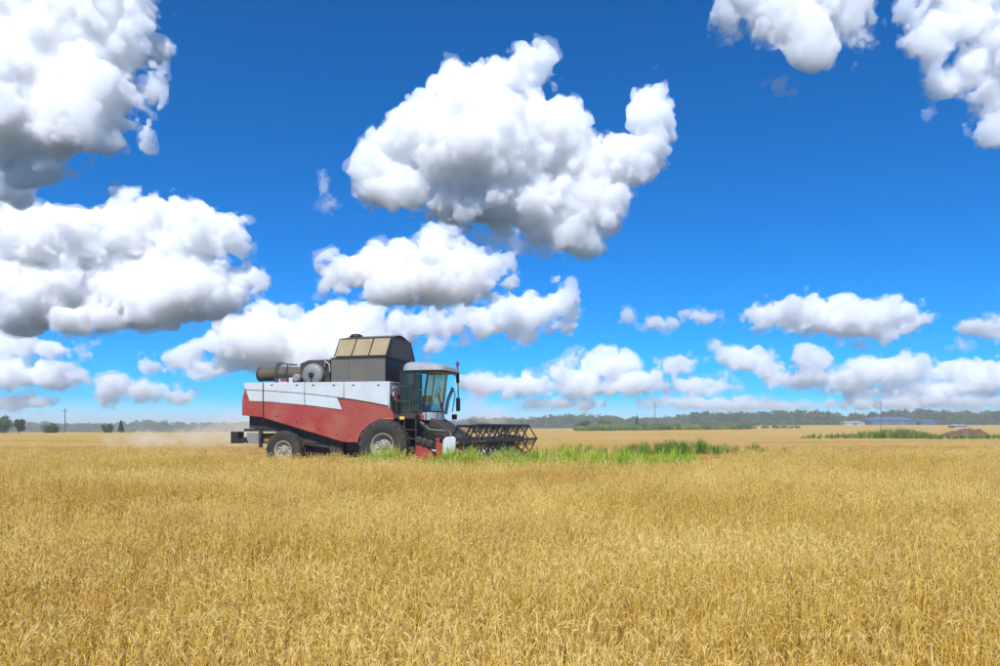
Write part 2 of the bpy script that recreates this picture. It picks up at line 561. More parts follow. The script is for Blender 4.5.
cell_k = 0.69
CLOUDS = [
 ("huge white cloud bank with lilac grey shaded underside above the tattered cumulus", [(40,25,105,80),(10,95,90,75),(95,95,42,42),(60,125,52,34),(112,25,38,45),(138,84,14,16),(-50,40,60,90)], dict(cell=2.0, lam=34, depth=0.5)),
 ("small rounded puff just under the huge cloud bank", [(2,184,20,17),(-20,190,25,20)], dict(cell=1.3, lam=16)),
 ("tiny detached wisp beside the huge cloud bank", [(148,134,7,13)], dict(cell=1.0, lam=10)),
 ("thin curled wisp alone in the deep blue", [(324,188,3,9),(328,206,8,4)], dict(cell=1.0, lam=9, mfp=18)),
 ("faint round wisp above the broad tattered cumulus", [(115,188,7,7)], dict(cell=1.0, lam=9, mfp=16)),
 ("frayed wisp below the bright backlit cloud", [(778,84,7,5),(790,92,7,4)], dict(cell=1.0, lam=9, mfp=14)),
 ("broad tattered cumulus made of many soft heaps with blue gaps", [(145,222,48,30),(205,238,38,26),(60,246,66,26),(15,226,36,24),(105,284,84,36),(25,292,54,34),(200,282,44,30),(240,286,20,18),(62,316,56,14),(165,308,40,16)], dict(cell=1.7, lam=30, mfp=6)),
 ("low ragged cloud layer over the small trees at the field edge", [(8,346,32,10),(64,349,22,5),(30,376,46,11),(-5,368,24,16)], dict(cell=1.3, lam=16, mfp=6)),
 ("flat little cloud sitting lowest over the small trees", [(20,402,24,7)], dict(cell=1.1, lam=10)),
 ("largest towering cumulus with grey heart and horn shaped tip", [(528,74,24,25),(492,84,30,26),(455,98,22,30),(428,140,42,40),(385,172,26,34),(400,190,42,24),(480,150,66,52),(545,138,44,38),(500,198,76,30),(582,162,44,32),(622,158,34,26),(650,132,19,30),(656,106,12,18),(646,100,8,10),(590,200,38,32),(586,236,20,16),(555,222,40,22),(640,160,24,22)], dict(cell=1.8, lam=24)),
 ("middle sized cumulus with peaked top directly under the largest cumulus", [(441,240,17,21),(400,266,42,20),(355,270,30,17),(460,266,42,17),(418,286,66,16),(500,258,10,7),(470,288,28,10)], dict(cell=1.5, lam=24)),
 ("thin see-through veil of vapour between two large cumulus clouds", [(500,240,30,6),(530,247,28,6)], dict(cell=1.2, lam=12, mfp=22)),
 ("long rising cloud bank with slate grey base behind the harvester", [(270,332,40,22),(320,327,40,20),(368,327,44,17),(230,347,26,17),(186,361,26,13),(150,366,15,6),(430,326,46,15),(480,320,40,13),(530,314,36,15),(564,302,16,18),(300,350,66,20),(350,346,56,16),(520,330,40,9),(438,342,16,7)], dict(cell=1.6, lam=26)),
 ("small heaped cloud under the long rising cloud bank", [(140,391,30,10),(115,393,15,7),(172,396,18,5)], dict(cell=1.2, lam=14)),
 ("bright backlit cloud with glowing frayed lower edge", [(800,2,66,36),(758,12,24,18),(822,40,30,18),(848,18,26,28),(766,30,11,9),(800,-30,76,40)], dict(cell=1.7, lam=26, depth=0.42, mfp=9)),
 ("ragged backlit cloud trailing a long torn tail", [(968,15,50,36),(992,68,34,40),(926,24,18,26),(938,66,9,20),(994,112,14,24),(1020,60,40,62),(962,-25,56,40)], dict(cell=1.7, lam=26, depth=0.42, mfp=9)),
 ("wide flat based cumulus floating alone high over the blue roofed hall", [(766,316,18,8),(800,312,36,13),(822,306,22,9),(858,320,38,14),(886,311,28,14),(911,320,19,12),(880,334,26,7),(840,322,46,10)], dict(cell=1.3, lam=17)),
 ("small white puff with a smaller companion beside the utility pole line", [(700,316,12,6),(706,319,8,4)], dict(cell=1.0, lam=9)),
 ("fluffy scrap of cloud between two other scraps", [(657,324,12,5)], dict(cell=1.0, lam=9)),
 ("tiniest slanted scrap of cloud next to the horned cumulus", [(628,318,6,5)], dict(cell=1.0, lam=8)),
 ("smooth lone cloud strip high above the dirt mound", [(988,329,28,6),(1015,332,26,8)], dict(cell=1.1, lam=12)),
 ("tiny speck of cloud under the smooth cloud strip", [(962,347,6,3.5)], dict(cell=1.0, lam=8)),
 ("low cloud heap emerging from behind the harvester cab", [(498,386,32,8),(520,389,16,7),(478,384,14,6)], dict(cell=1.2, lam=13)),
 ("domed cumulus with blue grey base above the far hedge", [(610,366,30,16),(640,380,22,10),(570,379,30,11),(600,388,56,6),(546,386,14,7)], dict(cell=1.3, lam=16)),
 ("pair of small stacked puffs beside the domed cumulus", [(677,366,15,10),(690,385,22,7),(722,386,16,7)], dict(cell=1.2, lam=13)),
 ("rounded cloud cap with faint shadow below, next to the smallest dome", [(745,360,28,11),(728,355,14,8),(770,368,18,6)], dict(cell=1.2, lam=13)),
 ("compact dome shaped cloud with grey middle over the forest", [(808,361,20,13),(815,378,42,8)], dict(cell=1.2, lam=13)),
 ("plump horizon cumulus with dark blue base over the blue hall", [(880,370,36,13),(856,378,18,9),(902,373,30,12),(885,388,54,6)], dict(cell=1.2, lam=14)),
 ("horizon cumulus bank running out above the dirt mound", [(955,372,24,12),(990,376,22,14),(970,388,46,6),(1020,376,24,16)], dict(cell=1.2, lam=14)),
 ("hazy thin cloud strip lying on the forest tops behind the blue hall", [(950,402,60,5),(880,404,46,4)], dict(cell=1.2, lam=9, mfp=9)),
 ("pale low cloud strip behind the bare utility pole and hedge", [(770,406,46,3.5),(690,403,44,4)], dict(cell=1.2, lam=9, mfp=9)),
 ("pale low cloud strip between the reel and the hedge", [(560,404,38,4)], dict(cell=1.2, lam=9, mfp=9)),
]
for k, (lab, bl, kw) in enumerate(CLOUDS):
    cloud(lab, bl, seed=100 + k, **kw)
# ------------------------------------------------------------------ materials of the machine
M_WHITE = paint("white_paint", lin(194, 202, 204), 0.42, lin(160, 146, 120), 0.32, 1.3, coat=0.2)
M_RED = paint("red_paint", lin(150, 46, 36), 0.48, lin(164, 116, 90), 0.42, 1.1, coat=0.2)
M_RED_LIP_LIT = paint("red_lip_lit", lin(168, 74, 66), 0.5, lin(190, 150, 120), 0.3, 3)  # paler copy of the panel red, the highlight along the lip put into its colour
M_BEIGE = paint("beige_sheet", lin(150, 134, 100), 0.6, lin(120, 102, 72), 0.5, 2.2)
M_GREY = paint("grey_steel", lin(100, 100, 96), 0.5, lin(130, 114, 88), 0.35, 1.6, metallic=0.2)
M_DGREY = paint("dark_grey_cloth", lin(84, 82, 80), 0.75, lin(120, 105, 84), 0.3, 2.0)
M_DARK = paint("dark_steel", lin(38, 38, 40), 0.6, lin(110, 90, 62), 0.30, 2.8, bump=0.2)
M_BLACK = paint("black_steel", lin(22, 22, 24), 0.55, lin(90, 72, 50), 0.18, 3.0)
M_RUBBER = paint("tyre_rubber", lin(36, 36, 37), 0.8, lin(120, 104, 80), 0.26, 2.4, bump=0.3)
M_RIM = paint("rim_paint", lin(160, 154, 140), 0.55, lin(110, 92, 68), 0.6, 3.2)
M_SCREEN = paint("screen_steel", lin(132, 138, 140), 0.55, lin(112, 98, 78), 0.45, 3.5, metallic=0.25)
M_TUBE = paint("auger_tube", lin(76, 70, 58), 0.65, lin(110, 96, 72), 0.4, 2.5)
M_OCHRE = paint("ochre_guard", lin(150, 108, 44), 0.6, lin(120, 96, 60), 0.4, 4)
M_YELLOW = paint("yellow_reflector", lin(226, 190, 50), 0.4, lin(150, 120, 70), 0.15, 5)
M_BROWN = paint("brown_box", lin(104, 58, 48), 0.55, lin(120, 100, 76), 0.3, 4)
M_SEAT = paint("seat_cloth", lin(140, 112, 62), 0.8, lin(90, 76, 56), 0.3, 6)
M_RAIL = paint("rail_paint", lin(40, 48, 48), 0.5, lin(110, 96, 70), 0.25, 5)
M_ROOF = paint('cab_roof_paint', lin(140, 152, 160), 0.55, lin(124, 108, 86), 0.4, 1.6)
M_ZINC = paint("zinc_sheet", lin(150, 150, 146), 0.45, lin(140, 120, 88), 0.35, 4, metallic=0.4)

t = NT("cab_glass")
tr = t.node("ShaderNodeBsdfTransparent"); tr.inputs['Color'].default_value = (0.80, 0.92, 0.86, 1)
gl = t.node("ShaderNodeBsdfGlossy", Roughness=0.04); gl.inputs['Color'].default_value = (0.9, 0.95, 0.95, 1)
fr = t.node("ShaderNodeFresnel", IOR=1.5)
mx = t.node("ShaderNodeMixShader")
t.link(t.math('MULTIPLY', fr.outputs[0], 0.55), mx.inputs[0]); t.link(tr.outputs[0], mx.inputs[1]); t.link(gl.outputs[0], mx.inputs[2])
df = t.node("ShaderNodeBsdfDiffuse"); df.inputs['Color'].default_value = lin(150, 150, 120)
mx2 = t.node("ShaderNodeMixShader")
t.link(t.math('MULTIPLY', t.ramp(t.noise(2.0, 5, 0.6, t.obj()), [(0.35, (0, 0, 0)), (0.8, (1, 1, 1))]), 0.12), mx2.inputs[0])
t.link(mx.outputs[0], mx2.inputs[1]); t.link(df.outputs[0], mx2.inputs[2])
t.link(mx2.outputs[0], t.out.inputs[0])
M_GLASS = t.m

# ------------------------------------------------------------------ combine harvester
PHI = R(16)
CX, CY = -7.17, 31.0
cph, sph = math.cos(PHI), math.sin(PHI)
Z1, Z2, Z8 = (225, 325, 4.594), (370, 340, 5.121), (330, 330, 4.755)
ZA, ZB, ZD, ZE = (385, 350, 9.511), (385, 400, 9.511), (225, 395, 8.88), (250, 340, 11.1)

def q(crop, x, y, yl):
    """a spot of the photograph on the machine's lengthwise plane at side distance yl -> (forward, height)"""
    px, py = crop[0] + x / crop[2], crop[1] + y / crop[2]
    u = (px - 500) / F
    s = (u * (CY + yl * cph) - CX - yl * sph) / (cph + u * sph)
    Y = CY - s * sph + yl * cph
    return s, CAM_Z + (HZ - py) / F * Y

def q3(crop, x, y, yl):
    s, z = q(crop, x, y, yl)
    return (s, yl, z)

harv = empty("combine_harvester", (CX, CY, 0.0), -PHI)
tag(harv, 'red and white combine harvester working along the edge of the grain', 'combine harvester')
H = harv
NEAR = -1.5

def pz(pts, crop, yl): return [q(crop, x, y, yl) for x, y in pts]

# side panels, near and far side alike
whites = [
    [(92, 266), (173, 265), (173, 352), (112, 350), (93, 292)],
    [(176, 265), (364, 263), (364, 368.5), (300, 362), (200, 353), (176, 352)],
    [(366.5, 263), (544, 261), (544, 339), (514, 335), (538, 390), (430, 375.5), (366.5, 368)],
    [(546.5, 261), (752, 259), (750, 375), (680, 360), (600, 346), (546.5, 339.5)],
]
reds = [
    [(91, 294), (111, 352.5), (173, 354.5), (173, 424), (110, 418), (80, 415), (80, 335)],
    [(176, 354.8), (200, 355.5), (300, 364.5), (430, 378), (543, 394), (518, 339), (600, 349), (680, 363), (752, 378.5), (775, 408),
     (776, 434), (745, 434), (718, 438), (690, 444), (660, 458), (636, 478), (620, 505), (610, 537), (575, 540), (540, 537), (360, 482), (176, 426)],
]
for side in (-1, 1):
    for pts in whites:
        MB().prism(pz(pts, Z1, NEAR), side * 1.5, side * 1.455).build("white_panel", M_WHITE, H, bevel=0.012)
    for pts in reds:
        MB().prism(pz(pts, Z1, NEAR), side * 1.5, side * 1.455).build("red_panel", M_RED, H, bevel=0.012)
    lip = pz([(606, 540), (616, 508), (634, 478), (660, 456), (690, 442), (718, 436), (745, 432), (776, 432)], Z1, NEAR)
    MB().tube([(a, side * 1.505, b) for a, b in lip], 0.035, 8).build("fender_lip", M_RED_LIP_LIT, H)
    cr = pz([(97, 298), (200, 302), (300, 309), (400, 318), (512, 331), (600, 343), (680, 357), (750, 371)], Z1, NEAR)
    MB().tube([(a, side * 1.503, b) for a, b in cr], 0.011, 6).build("panel_crease", M_DARK, H)

for x in (215, 330, 405, 500, 590, 705):
    a, b_ = q(Z1, x, 268, NEAR)
    MB().box(a - 0.05, a + 0.05, -1.52, -1.501, b_ - 0.075, b_ - 0.045).build("panel_latch", M_DARK, H, bevel=0.004)
for x, y in ((240, 418), (330, 446), (430, 478), (515, 505), (570, 505)):
    a, b_ = q(Z1, x, y, NEAR)
    MB().box(a - 0.035, a + 0.035, -1.515, -1.501, b_ - 0.02, b_ + 0.02).build("panel_latch", M_DARK, H, bevel=0.004)
# dark inner shell the panels hang on
shell = pz([(98, 270), (748, 264), (770, 425), (715, 434), (655, 455), (612, 510), (600, 532), (545, 532), (170, 418), (88, 408), (88, 330)], Z1, NEAR)
MB().prism(shell, -1.45, 1.45).build("body_shell", M_DARK, H)
# rounded rear corner and tail wall
s_r, z_rt = q(Z1, 92, 266, NEAR); s_rb, z_rb = q(Z1, 80, 415, NEAR)
mb = MB()
for side in (-1,):
    ring = [(-0.0, -1.47), (-0.06, -1.44), (-0.13, -1.36), (-0.17, -1.25), (-0.19, -1.1), (-0.19, 1.1), (-0.17, 1.25), (-0.13, 1.36), (-0.06, 1.44), (0.0, 1.47)]
    zs = [z_rb, 0.5 * (z_rb + z_rt) - 0.05, z_rt - 0.26]
    ss = [s_rb + 0.02, s_rb + 0.02, s_r + 0.03]
    vv = [(ss[k] + dx, y, zs[k]) for k in range(3) for dx, y in ring]
    n = len(ring)
    mb.add(vv, [[k * n + j, k * n + j + 1, (k + 1) * n + j + 1, (k + 1) * n + j] for k in range(2) for j in range(n - 1)])
mb.build("tail_wall", M_RED, H)
MB().box(s_r - 0.1, s_r + 0.06, -1.44, 1.44, z_rt - 0.25, z_rt - 0.01).build("tail_cap", M_WHITE, H, bevel=0.05)
# top deck
s_f, z_ft = q(Z1, 752, 259, NEAR)
MB().hexa([(s_r, -1.44, z_rt - 0.12), (s_f, -1.44, z_ft - 0.12), (s_f, 1.44, z_ft - 0.12), (s_r, 1.44, z_rt - 0.12),
           (s_r, -1.44, z_rt - 0.02), (s_f, -1.44, z_ft - 0.02), (s_f, 1.44, z_ft - 0.02), (s_r, 1.44, z_rt - 0.02)]).build("top_deck", M_DGREY, H)
# white front plate with warning board
s_w = s_f + 0.03
z_wb = q(Z1, 755, 382, NEAR)[1]
fp = MB().box(s_w - 0.05, s_w, -1.49, -0.5, z_wb, z_ft).build("front_plate", M_WHITE, H, bevel=0.02)
t = NT("warning_stripes")
sp = t.node("ShaderNodeSeparateXYZ"); t.link(t.obj(), sp.inputs[0])
st = t.math('FRACT', t.math('MULTIPLY', t.math('SUBTRACT', sp.outputs['Z'], sp.outputs['Y']), 3.4))
b = t.node("ShaderNodeBsdfPrincipled", Roughness=0.45)
t.link(t.mix(t.math('GREATER_THAN', st, 0.5), lin(176, 34, 44), lin(228, 226, 222)), b.inputs['Base Color'])
t.link(b.outputs[0], t.out.inputs[0])
zc = 0.5 * (z_wb + z_ft) - 0.02
MB().box(s_w + 0.002, s_w + 0.03, -1.18, -0.78, zc - 0.33, zc + 0.33).build("warning_board", t.m, fp, bevel=0.006)
MB().box(s_w + 0.002, s_w + 0.012, -1.25, -0.75, zc + 0.52, zc + 0.545).build("nameplate", M_BLACK, fp)

# grain tank: lower bin and folding cover
HB = -1.4
sb0, zb1 = q(Z1, 487, 157, HB); sb1, _ = q(Z1, 735, 157, HB)
zb0 = q(Z1, 600, 262, HB)[1]
binm = MB().box(sb0, sb1, HB, 1.4, zb0 - 0.1, zb1).build("grain_tank", M_GREY, H, bevel=0.02)
MB().box(sb0 - 0.02, sb1 + 0.02, HB - 0.02, 1.42, zb1 + 0.002, zb1 + 0.05).build("tank_rim", M_DARK, binm)
MB().box(sb1 + 0.002, sb1 + 0.02, -1.36, 1.36, zb0 - 0.08, zb1 - 0.02).build("tank_front", M_BLACK, binm)
for k in range(1, 3):
    xx = sb0 + (sb1 - sb0) * k / 3
    MB().box(xx - 0.015, xx + 0.015, HB - 0.012, HB - 0.002, zb0, zb1 - 0.02).build("tank_rib", M_GREY, binm)
c0, zc0 = q(Z8, 20, 136, HB); c1, _ = q(Z8, 266, 136, HB)
TI = -0.92
zc1 = q(Z8, 45, 44, TI)[1]
zc0 = zb1 + 0.055
zr = zc1 + 0.17
cover = MB()
cover.hexa([(c0 + 0.03, HB + 0.06, zc0), (c1 - 0.03, HB + 0.06, zc0), (c1 - 0.03, -HB - 0.06, zc0), (c0 + 0.03, -HB - 0.06, zc0),
            (c0 + 0.03, TI + 0.05, zc1 - 0.02), (c1 - 0.03, TI + 0.05, zc1 - 0.02), (c1 - 0.03, -TI - 0.05, zc1 - 0.02), (c0 + 0.03, -TI - 0.05, zc1 - 0.02)])
cv = cover.build("tank_cover", M_DGREY, H)
roof_ = MB()
roof_.prism([(c0 + 0.01, 0), (c1 - 0.01, 0), (c1 - 0.01, 0.03), (c0 + 0.01, 0.03)], 0, 1)
rv = [(c0, TI, zc1), (c1, TI, zc1), (c1, -0.15, zr), (c0, -0.15, zr), (c1, 0.15, zr), (c0, 0.15, zr), (c1, -TI, zc1), (c0, -TI, zc1)]
roof_ = MB().add(rv, [[0, 1, 2, 3], [3, 2, 4, 5], [5, 4, 6, 7], [1, 6, 4, 2], [0, 3, 5, 7], [0, 7, 6, 1]])
roof_.build("cover_top", M_DGREY, cv)
for side in (-1, 1):
    for k in range(3):
        a0 = c0 + (c1 - c0) * k / 3 + 0.025; a1 = c0 + (c1 - c0) * (k + 1) / 3 - 0.025
        yb, yt = side * 1.4, side * 0.93
        p = [(a0, yb, zc0 + 0.04), (a1, yb, zc0 + 0.04), (a1, yt, zc1 - 0.02), (a0, yt, zc1 - 0.02)]
        mb = MB().hexa([(x, y + side * -0.03, z) for x, y, z in p] + [(x, y + side * 0.0, z + 0.008) for x, y, z in p])
        mb.build("cover_panel", M_BEIGE, cv, bevel=0.008)
    for k in range(4):
        a = c0 + (c1 - c0) * k / 3
        MB().tube([(a, side * 1.405, zc0 + 0.01), (a, side * 0.93, zc1 + 0.01)], 0.022, 6).build("cover_bar", M_BLACK, cv)
    MB().tube([(c0, side * 0.93, zc1 + 0.005), (c1, side * 0.93, zc1 + 0.005)], 0.022, 6).build("cover_bar", M_BLACK, cv)
# canvas front of the cover
MB().add([(c1, HB, zc0), (c1, -HB, zc0), (c1, -TI, zc1), (c1, 0.15, zr), (c1, -0.15, zr), (c1, TI, zc1),
          (c1 - 0.02, HB, zc0), (c1 - 0.02, -HB, zc0), (c1 - 0.02, -TI, zc1), (c1 - 0.02, 0.15, zr), (c1 - 0.02, -0.15, zr), (c1 - 0.02, TI, zc1)],
         [[0, 1, 2, 3, 4, 5], [11, 10, 9, 8, 7, 6]] + [[i, (i + 1) % 6, (i + 1) % 6 + 6, i + 6] for i in range(6)]).build("cover_canvas", M_DGREY, cv)
sh, zh = q(Z1, 598, 60, -0.3)
mb = MB()
ringv = []
for r_, z_ in ((0.26, 0.0), (0.24, 0.06), (0.16, 0.11), (0.02, 0.13)):
    ringv += [(sh + r_ * math.cos(k * math.pi / 8), -0.2 + r_ * math.sin(k * math.pi / 8), zr - 0.02 + z_) for k in range(16)]
mb.add(ringv, [[j * 16 + k, j * 16 + (k + 1) % 16, (j + 1) * 16 + (k + 1) % 16, (j + 1) * 16 + k] for j in range(3) for k in range(16)] + [list(range(48, 64))])
mb.build("cover_vent", M_BLACK, cv)

# engine deck
EH = -1.1
eh = MB().prism(pz([(545, 262), (640, 222), (880, 214), (885, 470), (560, 470)], ZE, EH), -1.05, 1.1).build("engine_housing", M_DARK, H, bevel=0.03)
sc_, zc_ = q(ZE, 700, 388, -1.18)
rs = MB().lathe([(0.0, -0.13), (0.1, -0.13), (0.36, -0.11), (0.43, -0.06), (0.44, 0.0), (0.44, 0.12)], (sc_, -1.18, zc_), 36).build("rotary_screen", M_SCREEN, H, angle=50)
MB().lathe([(0.0, -0.1), (0.06, -0.1), (0.1, -0.06), (0.1, 0.06)], (sc_, -1.29, zc_), 16).build("screen_hub", M_BLACK, rs)
MB().box(sc_ - 0.03, sc_ + 0.03, -1.335, -1.31, zc_ - 0.36, zc_).build("screen_arm", M_DARK, rs)
for k in range(10):
    a = k * math.pi / 5
    MB().tube([(sc_ + 0.12 * math.cos(a), -1.312, zc_ + 0.12 * math.sin(a)), (sc_ + 0.4 * math.cos(a), -1.26, zc_ + 0.4 * math.sin(a))], 0.008, 5).build("screen_spoke", M_GREY, rs)
s2, z2 = q(ZE, 528, 425, -1.15)
MB().lathe([(0.0, -0.16), (0.12, -0.16), (0.17, -0.1), (0.17, 0.5), (0.0, 0.5)], (s2, -1.15, z2), 20).build("air_filter", M_ZINC, H)
s3, z3 = q(ZE, 830, 240, -1.12)
MB().tube([(s3, -1.12, z3 - 0.2), (s3 + 0.02, -1.12, z3 + 0.02), (s3 + 0.2, -1.12, z3 - 0.12), (s3 + 0.22, -1.12, z3 - 0.4)], 0.035, 8).build("hose", M_ZINC, H)
sa, za = q(ZE, 118, 386, -0.5); sbx, _ = q(ZE, 520, 386, -0.5)
au = MB().tube([(sa, -0.5, za), (sbx + 0.6, -0.5, za)], 0.27, 22).build("unloading_auger", M_TUBE, H)
MB().tube([(sa - 0.03, -0.5, za), (sa + 0.05, -0.5, za)], 0.285, 22).build("spout_ring", M_DARK, au)
MB().tube([(sa + 1.25, -0.5, za), (sa + 1.31, -0.5, za)], 0.285, 22).build("flange", M_DARK, au)
MB().box(q(ZE, 290, 430, -1.2)[0], q(ZE, 480, 430, -1.2)[0], -1.25, -0.85, zc_ - 0.32, q(ZE, 300, 422, -1.2)[1]).build("deck_box", M_WHITE, H, bevel=0.02)
MB().box(q(ZE, 335, 430, -1.27)[0], q(ZE, 405, 430, -1.27)[0], -1.27, -1.252, q(ZE, 300, 458, -1.2)[1], q(ZE, 300, 432, -1.2)[1]).build("deck_lamp", M_RED, H)
rail_lines = [
    [(272, 470), (282, 330), (296, 285), (322, 258), (360, 256), (420, 268), (520, 276)],
    [(300, 470), (308, 330), (322, 285), (345, 262)],
    [(415, 470), (415, 268)],
    [(276, 385), (415, 385)],
]
rl = None
for k, pts in enumerate(rail_lines):
    o = MB().tube([q3(ZE, x, y, -1.34) for x, y in pts], 0.024, 8).build("deck_rail" if k == 0 else "rail_bar", M_RAIL, rl or H)
    rl = rl or o

# chassis under the body
MB().prism(pz([(112, 405), (545, 515), (545, 575), (330, 545), (215, 480), (112, 474)], Z1, -1.2), -1.2, 1.2).build("straw_hood", M_DARK, H)
MB().prism(pz([(300, 470), (640, 480), (640, 600), (560, 612), (380, 585)], Z1, -1.0), -1.0, 1.0).build("cleaning_shoe", M_BLACK, H)
for x0, x1, y0, y1, yl in ((480, 540, 500, 600, -1.25), (350, 470, 525, 545, -1.22), (560, 625, 540, 575, -1.2)):
    s0, za_ = q(Z1, x0, y0, yl); s1, zb_ = q(Z1, x1, y1, yl)
    MB().box(s0, s1, yl, yl + 0.2, za_, zb_).build("side_guard", M_DARK, H, bevel=0.015)
hz_b, = [q(Z1, 150, 482, -1.15)[1]]
bs0 = q(Z1, 88, 480, -1.15)[0]; bs1 = q(Z1, 300, 480, -1.15)[0]
hb = MB().box(bs0, bs1, -1.18, -1.08, hz_b - 0.06, hz_b + 0.05).build("rear_beam", M_DARK, H, bevel=0.01)
MB().box(bs0, bs1, 1.0, 1.1, hz_b - 0.06, hz_b + 0.05).build("rear_beam", M_DARK, H, bevel=0.01)
MB().box(bs0, bs0 + 0.12, -1.07, 0.99, hz_b - 0.06, hz_b + 0.05).build("rear_crossbar", M_DARK, H, bevel=0.01)
s0, z0 = q(ZD, 52, 325, -1.1); s1, z1_ = q(ZD, 116, 430, -1.1)
MB().box(s0, s1, -1.12, -0.7, z1_, z0).build("rear_light_box", M_BLACK, H, bevel=0.015)
s0, z0 = q(ZD, 110, 378, -1.1); s1, z1_ = q(ZD, 200, 425, -1.1)
MB().prism([(s0, z0 - 0.05), (s0, z1_), (s1, z1_), (s1, z0 + 0.03), (s0 + 0.25, z0)], -1.1, -0.95).build("bracket", M_BLACK, H)
s0, z0 = q(ZD, 195, 335, -1.12); s1, z1_ = q(ZD, 320, 432, -1.12)
MB().prism([(s0, z0), (s1, z0), (s1, z1_), (s0 + 0.12, z1_), (s0, z1_ + 0.15)], -1.14, -0.9).build("chopper_flap", M_ZINC, H, bevel=0.01)
s0, z0 = q(ZD, 350, 340, -0.9); s1, z1_ = q(ZD, 412, 432, -0.9)
MB().box(s0, s1, -0.95, -0.6, z1_, z0).build("belt_guard", M_OCHRE, H, bevel=0.03)
MB().tube([q3(Z1, 174.5, 265, -1.53), q3(Z1, 174.5, 420, -1.53), q3(Z1, 172, 480, -1.5), q3(Z1, 163, 560, -1.4)], 0.016, 6).build("seam_rod", M_BLACK, H)
MB().box(q(Z1, 156, 0, -1.4)[0], q(Z1, 170, 0, -1.4)[0], -1.42, -1.34, q(Z1, 0, 562, -1.4)[1], q(Z1, 0, 480, -1.4)[1]).build("rod_foot", M_DARK, H)

def wheel(name, s, y, z, Rr, w, rim_r, lugs, side):
    e = empty(name, (s, y, z), 0, H)
    hw = w / 2
    prof = [(rim_r, -hw * 0.78), (rim_r + 0.05, -hw * 0.9), (Rr * 0.72, -hw), (Rr * 0.86, -hw * 0.97), (Rr * 0.945, -hw * 0.86), (Rr * 0.965, -hw * 0.5),
            (Rr * 0.97, 0), (Rr * 0.965, hw * 0.5), (Rr * 0.945, hw * 0.86), (Rr * 0.86, hw * 0.97), (Rr * 0.72, hw), (rim_r + 0.05, hw * 0.9), (rim_r, hw * 0.78)]
    tb = MB().lathe(prof, (0, 0, 0), 52)
    for sd in (-1, 1):
        for k in range(lugs):
            a0 = 2 * math.pi * (k + (0.5 if sd > 0 else 0)) / lugs
            da, dw = 0.30 * 20 / lugs, 0.062 * 20 / lugs * 1.4
            # bar from the middle of the tread out over the shoulder
            sec = [(0.0, 0.0, Rr * 0.955, Rr * 1.0), (0.55, 0.5, Rr * 0.95, Rr * 0.998), (0.93, 0.9, Rr * 0.90, Rr * 0.972), (1.02, 1.0, Rr * 0.83, Rr * 0.88)]
            vv = []
            for wy, fa, rb, rt in sec:
                a = a0 + fa * da
                for rr, g in ((rb, 1.25), (rt, 0.85)):
                    for sg in (-1, 1):
                        aa = a + sg * dw * g * 0.5
                        vv.append((rr * math.cos(aa), sd * hw * wy, rr * math.sin(aa)))
            fs = []
            for j in range(3):
                o = j * 4
                fs += [[o + 2, o + 3, o + 7, o + 6], [o, o + 2, o + 6, o + 4], [o + 3, o + 1, o + 5, o + 7]]
            fs += [[0, 1, 3, 2], [12, 14, 15, 13]]
            tb.add(vv, fs)
    tb.build("tyre", M_RUBBER, e, angle=40)
    o = side * hw
    rim = MB().lathe([(rim_r + 0.035, o * 0.86), (rim_r + 0.03, o * 0.93), (rim_r - 0.01, o * 0.9), (rim_r - 0.035, o * 0.7), (rim_r - 0.07, o * 0.42), (rim_r * 0.62, o * 0.34),
                      (rim_r * 0.5, o * 0.44), (rim_r * 0.3, o * 0.46), (rim_r * 0.28, o * 0.62), (rim_r * 0.2, o * 0.66), (0.0, o * 0.66)], (0, 0, 0), 40)
    rim.lathe([(rim_r, -o * 0.78), (rim_r - 0.05, 0), (rim_r - 0.05, o * 0.4)], (0, 0, 0), 40)
    for k in range(8):
        a = 2 * math.pi * k / 8
        rim.tube([(rim_r * 0.4 * math.cos(a), o * 0.44, rim_r * 0.4 * math.sin(a)), (rim_r * 0.4 * math.cos(a), o * 0.54, rim_r * 0.4 * math.sin(a))], 0.022, 6)
    for k in range(8):
        a = 2 * math.pi * (k + 0.5) / 8
        ca, sa_ = math.cos(a), math.sin(a)
        rim.tube([(rim_r * 0.56 * ca, o * 0.36, rim_r * 0.56 * sa_), (rim_r * 0.9 * ca, o * 0.5, rim_r * 0.9 * sa_)], 0.03, 6)
    rim.build("rim", M_RIM, e, angle=40)
    return e

sfw, _ = q(Z1, 722, 560, -1.75)
srw, _ = q(Z1, 264, 565, -1.6)
FR, RR_ = 0.98, 0.76
wheel("front_wheel", sfw, -1.42, FR, FR, 0.68, 0.42, 20, -1)
wheel("front_wheel", sfw, 1.42, FR, FR, 0.68, 0.42, 20, 1)
wheel("rear_wheel", srw, -1.36, RR_, RR_, 0.46, 0.34, 18, -1)
wheel("rear_wheel", srw, 1.36, RR_, RR_, 0.46, 0.34, 18, 1)
MB().tube([(sfw, -1.3, FR), (sfw, 1.3, FR)], 0.2, 14).build("front_axle", M_BLACK, H)
MB().tube([(srw, -1.3, RR_), (srw, -0.3, RR_ + 0.1), (srw, 0.3, RR_ + 0.1), (srw, 1.3, RR_)], 0.1, 12).build("rear_axle", M_BLACK, H)
MB().box(srw - 0.15, srw + 0.15, -0.35, 0.35, RR_, RR_ + 0.7).build("axle_mount", M_BLACK, H)

